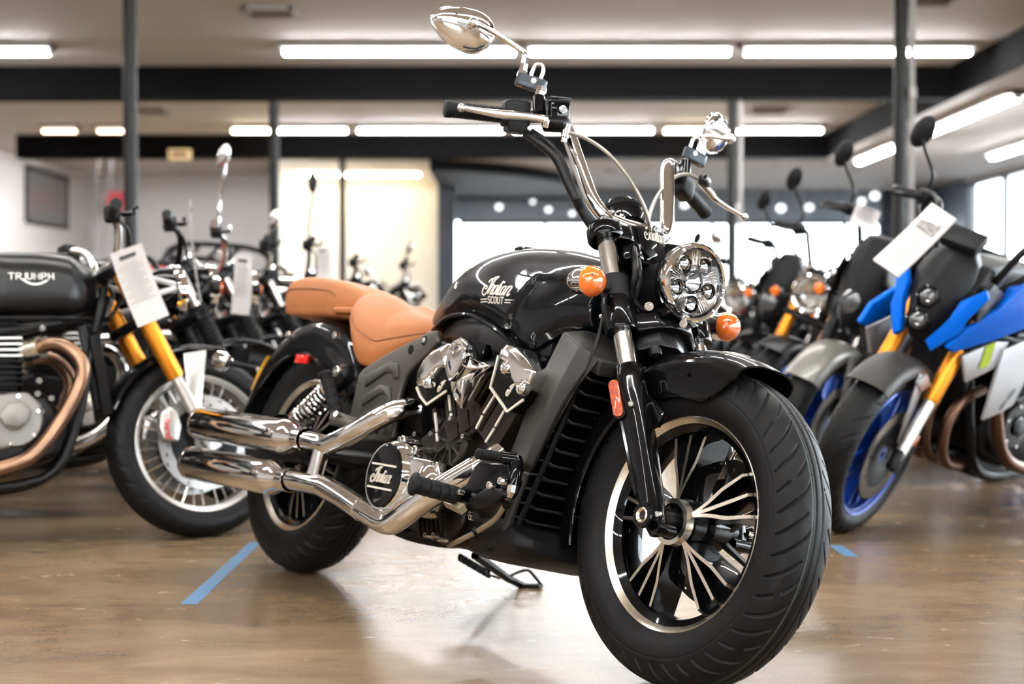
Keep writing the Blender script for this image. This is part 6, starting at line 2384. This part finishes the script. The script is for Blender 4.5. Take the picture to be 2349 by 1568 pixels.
# screen and clock
m = MB()
m.box((1.33, 0, 1.03), (.09, .13, .035), R(35))
sfront(m, 'display_pod', 'matte_black', bevel=.008)
m = MB()
m.prism([(x, -.10, z) for x, z in [(1.30, .70), (1.33, .86), (1.27, .97), (1.12, .99), (1.05, .90), (1.14, .74)]], (0, .20, 0))
sfront(m, 'cockpit_cover', 'matte_black', bevel=.015)
for s in (-1, 1):
    m = MB()
    m.prism([(x, s * .12, z) for x, z in [(1.34, .80), (1.37, .88), (1.30, .93), (1.18, .90), (1.20, .78)]], (0, s * .02, 0))
    sfront(m, 'cockpit_side', 'satin_black', bevel=.006)
m = MB()
m.prism([(x, -.13, z) for x, z in [(.55, .86), (.75, .93), (.98, .94), (1.08, .88), (1.02, .80), (.60, .80)]], (0, .26, 0))
m.build('tank_cover', 'satin_black', suz, .03, 3)
# fender winglets in light silver paint
for s in (-1, 1):
    m = MB()
    m.prism([(1.46 + x, s * .080, .3 + z) for x, z in [(-.10, .255), (-.02, .300), (.05, .275), (-.03, .235)]], (0, s * .010, 0))
    sfront(m, 'fender_winglet', 'silver_paint', bevel=.004)
    m = MB()
    m.box((1.46 - .085, s * .112, .3 + .07), (.026, .012, .040), R(-24))
    sfront(m, 'fork_reflector', 'amber', bevel=.004)
# side fairing: blue blade over a silver wing with a lime stripe
for s in (-1, 1):
    f_ = lambda pts: [(x, s * y, z) for x, y, z in pts]
    m = MB()
    m.prism(f_([(1.335, .185, .672), (1.27, .200, .735), (1.12, .205, .80), (.97, .185, .875), (.85, .16, .90), (.84, .175, .82), (.93, .205, .735), (1.10, .210, .700), (1.30, .19, .655)]), (0, -s * .02, 0))
    m.build('side_blade', 'blue', suz, .006, 3)
    m = MB()
    m.prism(f_([(1.262, .200, .645), (1.10, .205, .692), (1.02, .205, .69), (1.075, .205, .60), (1.215, .200, .555)]), (0, -s * .012, 0))
    m.build('shroud_upper', 'silver_paint', suz, .004)
    m = MB()
    m.prism(f_([(1.155, .2055, .680), (1.10, .2055, .692), (1.115, .2055, .615), (1.165, .2055, .600)]), (0, s * .0012, 0))
    m.build('lime_stripe', 'lime', suz)
    m = MB()
    m.prism(f_([(1.055, .215, .665), (.86, .215, .715), (.80, .20, .66), (.93, .215, .47), (.99, .215, .447), (1.092, .215, .424)]), (0, -s * .014, 0))
    sw_ = m.build('side_wing', 'silver_paint', suz, .005)
    st, wd = word('GSX-S1000')
    if s > 0:
        letters(ribbon2d(st, .26, False), lambda a, b, h: V(1.010 - a * .0085 * .72, .2165 + h, .455 + a * .0085 * .70 + b * .010), .0006).build('lettering', 'print_black', sw_)
for k in range(4):
    y = .12 - .08 * k
    MB().tube(spl([(.98, y, .50), (1.08, y, .47), (1.135, y * .95, .40), (1.13, y * .9, .30), (1.06, y * .8, .235), (.90, y * .7, .215)], 5), .019, 12).build('header_pipe', 'brown_exhaust', suz)
m = MB()
m.prism([(x, -.13, z) for x, z in [(.50, .17), (.80, .15), (.95, .19), (.92, .26), (.55, .27)]], (0, .26, 0))
m.build('belly_box', 'satin_black', suz, .015)
ta, tb_, tc_, td_ = [V(p) for p in ((1.3022, 4.5600, 1.0709), (1.3691, 4.5200, 1.0185), (1.1572, 4.4000, 0.8374), (1.0987, 4.4400, 0.8884))]
price_tag('large white price sheet with a picture on the blue naked bike', (ta + tb_ + tc_ + td_) / 4, ((tb_ - ta).length + (tc_ - td_).length) / 2, ((ta - td_).length + (tb_ - tc_).length) / 2, basis(tb_ - ta, ta - td_), photo=True)

# ---- more bikes in the two rows
ch, gb, sb = 'chrome_soft', 'gloss_black', 'satin_black'
left_row = [
    (-2.32, 4.98, 'black roadster with a rubber fork gaiter next behind the gold forked one', dict(fork='conv', reflector=True, wheel='cast', lip='silver', fender_mat='gloss_black', lamp_mat='gloss_black', bar=(.12, .35, -.12), tank_mat='gloss_black', bright_fins=True, lever_mat=sb)),
    (-2.30, 5.72, 'black classic bike with chrome bar ends and a tall chrome mirror', dict(fork='conv', reflector=False, lip='silver', fender_mat='gloss_black', lamp_mat='chrome', bar=(.13, .35, -.12), tank_mat='red_paint', bar_end='chrome', mirror='chrome', mirror_h=.25, mirror_side=-1, lever_mat=ch, bar_mat=ch)),
    (-2.24, 6.48, 'chrome lamped classic bike with silver fork legs in the left row', dict(fork='conv', slider_mat='silver', lip='silver', fender_mat='gloss_black', lamp_mat='chrome', bar=(.10, .36, -.1), tank_mat='gloss_black', mirror='chrome', mirror_h=.05, bar_mat=ch, signal_mat='chrome')),
    (-2.16, 7.28, 'dark scrambler with a raised brake lever in the left row', dict(fork='conv', fender_mat='matte_black', lamp_mat='gloss_black', bar=(.14, .36, -.08), tank_mat='gloss_black', mirror='leaf', mirror_h=.26, mirror_side=-1)),
    (-2.05, 8.5, 'dark touring bike with a luggage rack far along the left row', dict(fork='conv', fender_mat='satin_black', lamp_mat='gloss_black', bar=(.08, .36, -.1), tank_mat='red_paint', rack=True)),
    (-1.85, 9.9, 'chrome heavy cruiser at the far end of the left row', dict(fork='conv', slider_mat='chrome', fender_mat='chrome', lamp_mat='chrome', bar=(.10, .36, -.1), tank_mat='gloss_black', mirror='chrome', mirror_h=.06, bar_mat='chrome')),
]
for X, Y, lab, sp in left_row:
    sp.setdefault('group', 'roadsters of the left row')
    T = pose(X, Y, R(22), R(9))
    b = street_bike('roadster_motorcycle', lab, T, dict(sp, steer=R(13)))
    if sp.get('rack'):
        m = MB()
        for k in range(2):
            s = -1 if k else 1
            m.tube(spl([(.60, s * .22, .75), (.62, s * .22, 1.02), (.35, s * .22, 1.08), (.05, s * .22, 1.05), (.02, s * .22, .78)], 4), .016, 8)
        for x in (.10, .22, .34, .46):
            m.tube([(x, -.22, 1.07), (x, .22, 1.07)], .012, 6)
        m.build('luggage_rack', 'satin_black', b, weld=False)
for X, Y, lab, sp in [(-4.6, 7.2, 'black roadster alone in the second row behind the satin tank', dict(fork='conv', fender_mat='gloss_black', tank_mat='gloss_black', bar=(.12, .36, -.1), lamp_mat='gloss_black')),
                      (-4.4, 8.6, 'dark cruiser further back in the second row at the left', dict(fork='conv', fender_mat='gloss_black', tank_mat='gloss_black', bar=(.14, .36, -.1), lamp_mat='chrome')),
                      (-3.9, 9.8, 'furthest dark roadster of the second row', dict(fork='conv', fender_mat='gloss_black', tank_mat='gloss_black', bar=(.10, .36, -.1), lamp_mat='gloss_black'))]:
    street_bike('roadster_motorcycle', lab, pose(X, Y, R(22), R(9)), dict(sp, steer=R(13), group='roadsters of the second left row'))

right_row = [
    (2.30, 6.85, 'grey fendered naked bike with a white card beside the blue one', dict(fork='usd', fork_mat='satin_black', fender_mat='grey_paint', fender_arc=(40, 150), fender_skirt=.27, lamp='mask', bar=(.22, .385, -.15), mirror='leaf', mirror_h=.16, mirror_side=-1, tank_mat='satin_black', rim='blue_dark')),
    (2.28, 7.75, 'gold forked roadster with a bright round lamp in the right row', dict(fork='usd', fork_mat='gold', fender_mat='satin_black', lamp_mat='chrome', bar=(.18, .385, -.12), mirror='leaf', mirror_h=.17, mirror_side=-1, tank_mat='gloss_black', rim='blue_dark')),
    (2.34, 8.9, 'black standard bike with orange signals in the right row', dict(fork='conv', fender_mat='gloss_black', lamp='mask', bar=(.16, .38, -.10), mirror='leaf', mirror_h=.17, mirror_side=-1, tank_mat='gloss_black', signal_mat='chrome')),
    (2.30, 10.2, 'dark cruiser far along the right row', dict(fork='conv', fender_mat='gloss_black', lamp_mat='chrome', bar=(.10, .38, -.06), mirror='chrome', mirror_h=.08, tank_mat='gloss_black')),
    (2.34, 11.6, 'furthest dark bike of the right row', dict(fork='conv', fender_mat='gloss_black', lamp_mat='gloss_black', bar=(.10, .38, -.06), mirror='leaf', mirror_h=.14, tank_mat='red_paint')),
]
for X, Y, lab, sp in right_row:
    street_bike('naked_motorcycle', lab, pose(X, Y, R(-141), R(13)), dict(sp, steer=R(14), wb=1.44, group='bikes of the right row'))

for X, Y, lab, sp in [(3.75, 7.3, 'black naked bike parked behind the blue one near the windows', dict(fork='usd', fork_mat='satin_black', fender_mat='satin_black', lamp='mask', tank_mat='gloss_black', bar=(.16, .38, -.1))),
                      (3.9, 8.6, 'dark bike with a tall bar further along by the windows', dict(fork='conv', fender_mat='gloss_black', lamp_mat='gloss_black', tank_mat='gloss_black', bar=(.20, .38, -.1), mirror='leaf', mirror_h=.15))]:
    street_bike('naked_motorcycle', lab, pose(X, Y, R(-141), R(13)), dict(sp, steer=R(14), wb=1.44, group='bikes by the windows'))

price_tag('pale price tag on the third bike of the left row', (-1.0639, 5.7500, 0.8319), .075, .235, basis((.9, -.3, -.1), (-.12, 0, 1)))
price_tag('price tag seen edge on at the second bike of the left row', (-1.1210, 5.2000, 0.9431), .10, .36, basis((-.17, .98, 0), (-.10, 0, 1)))
price_tag('small pale price tag on the dark scrambler', (-0.9440, 7.3000, 0.9495), .07, .18, basis((.9, -.3, 0), (0, 0, 1)))
price_tag('small white card on the grey fendered naked bike', (1.3859, 5.7500, 1.0950), .10, .08, basis((.9, -.2, -.35), (.35, 0, 1)), sheets=1)
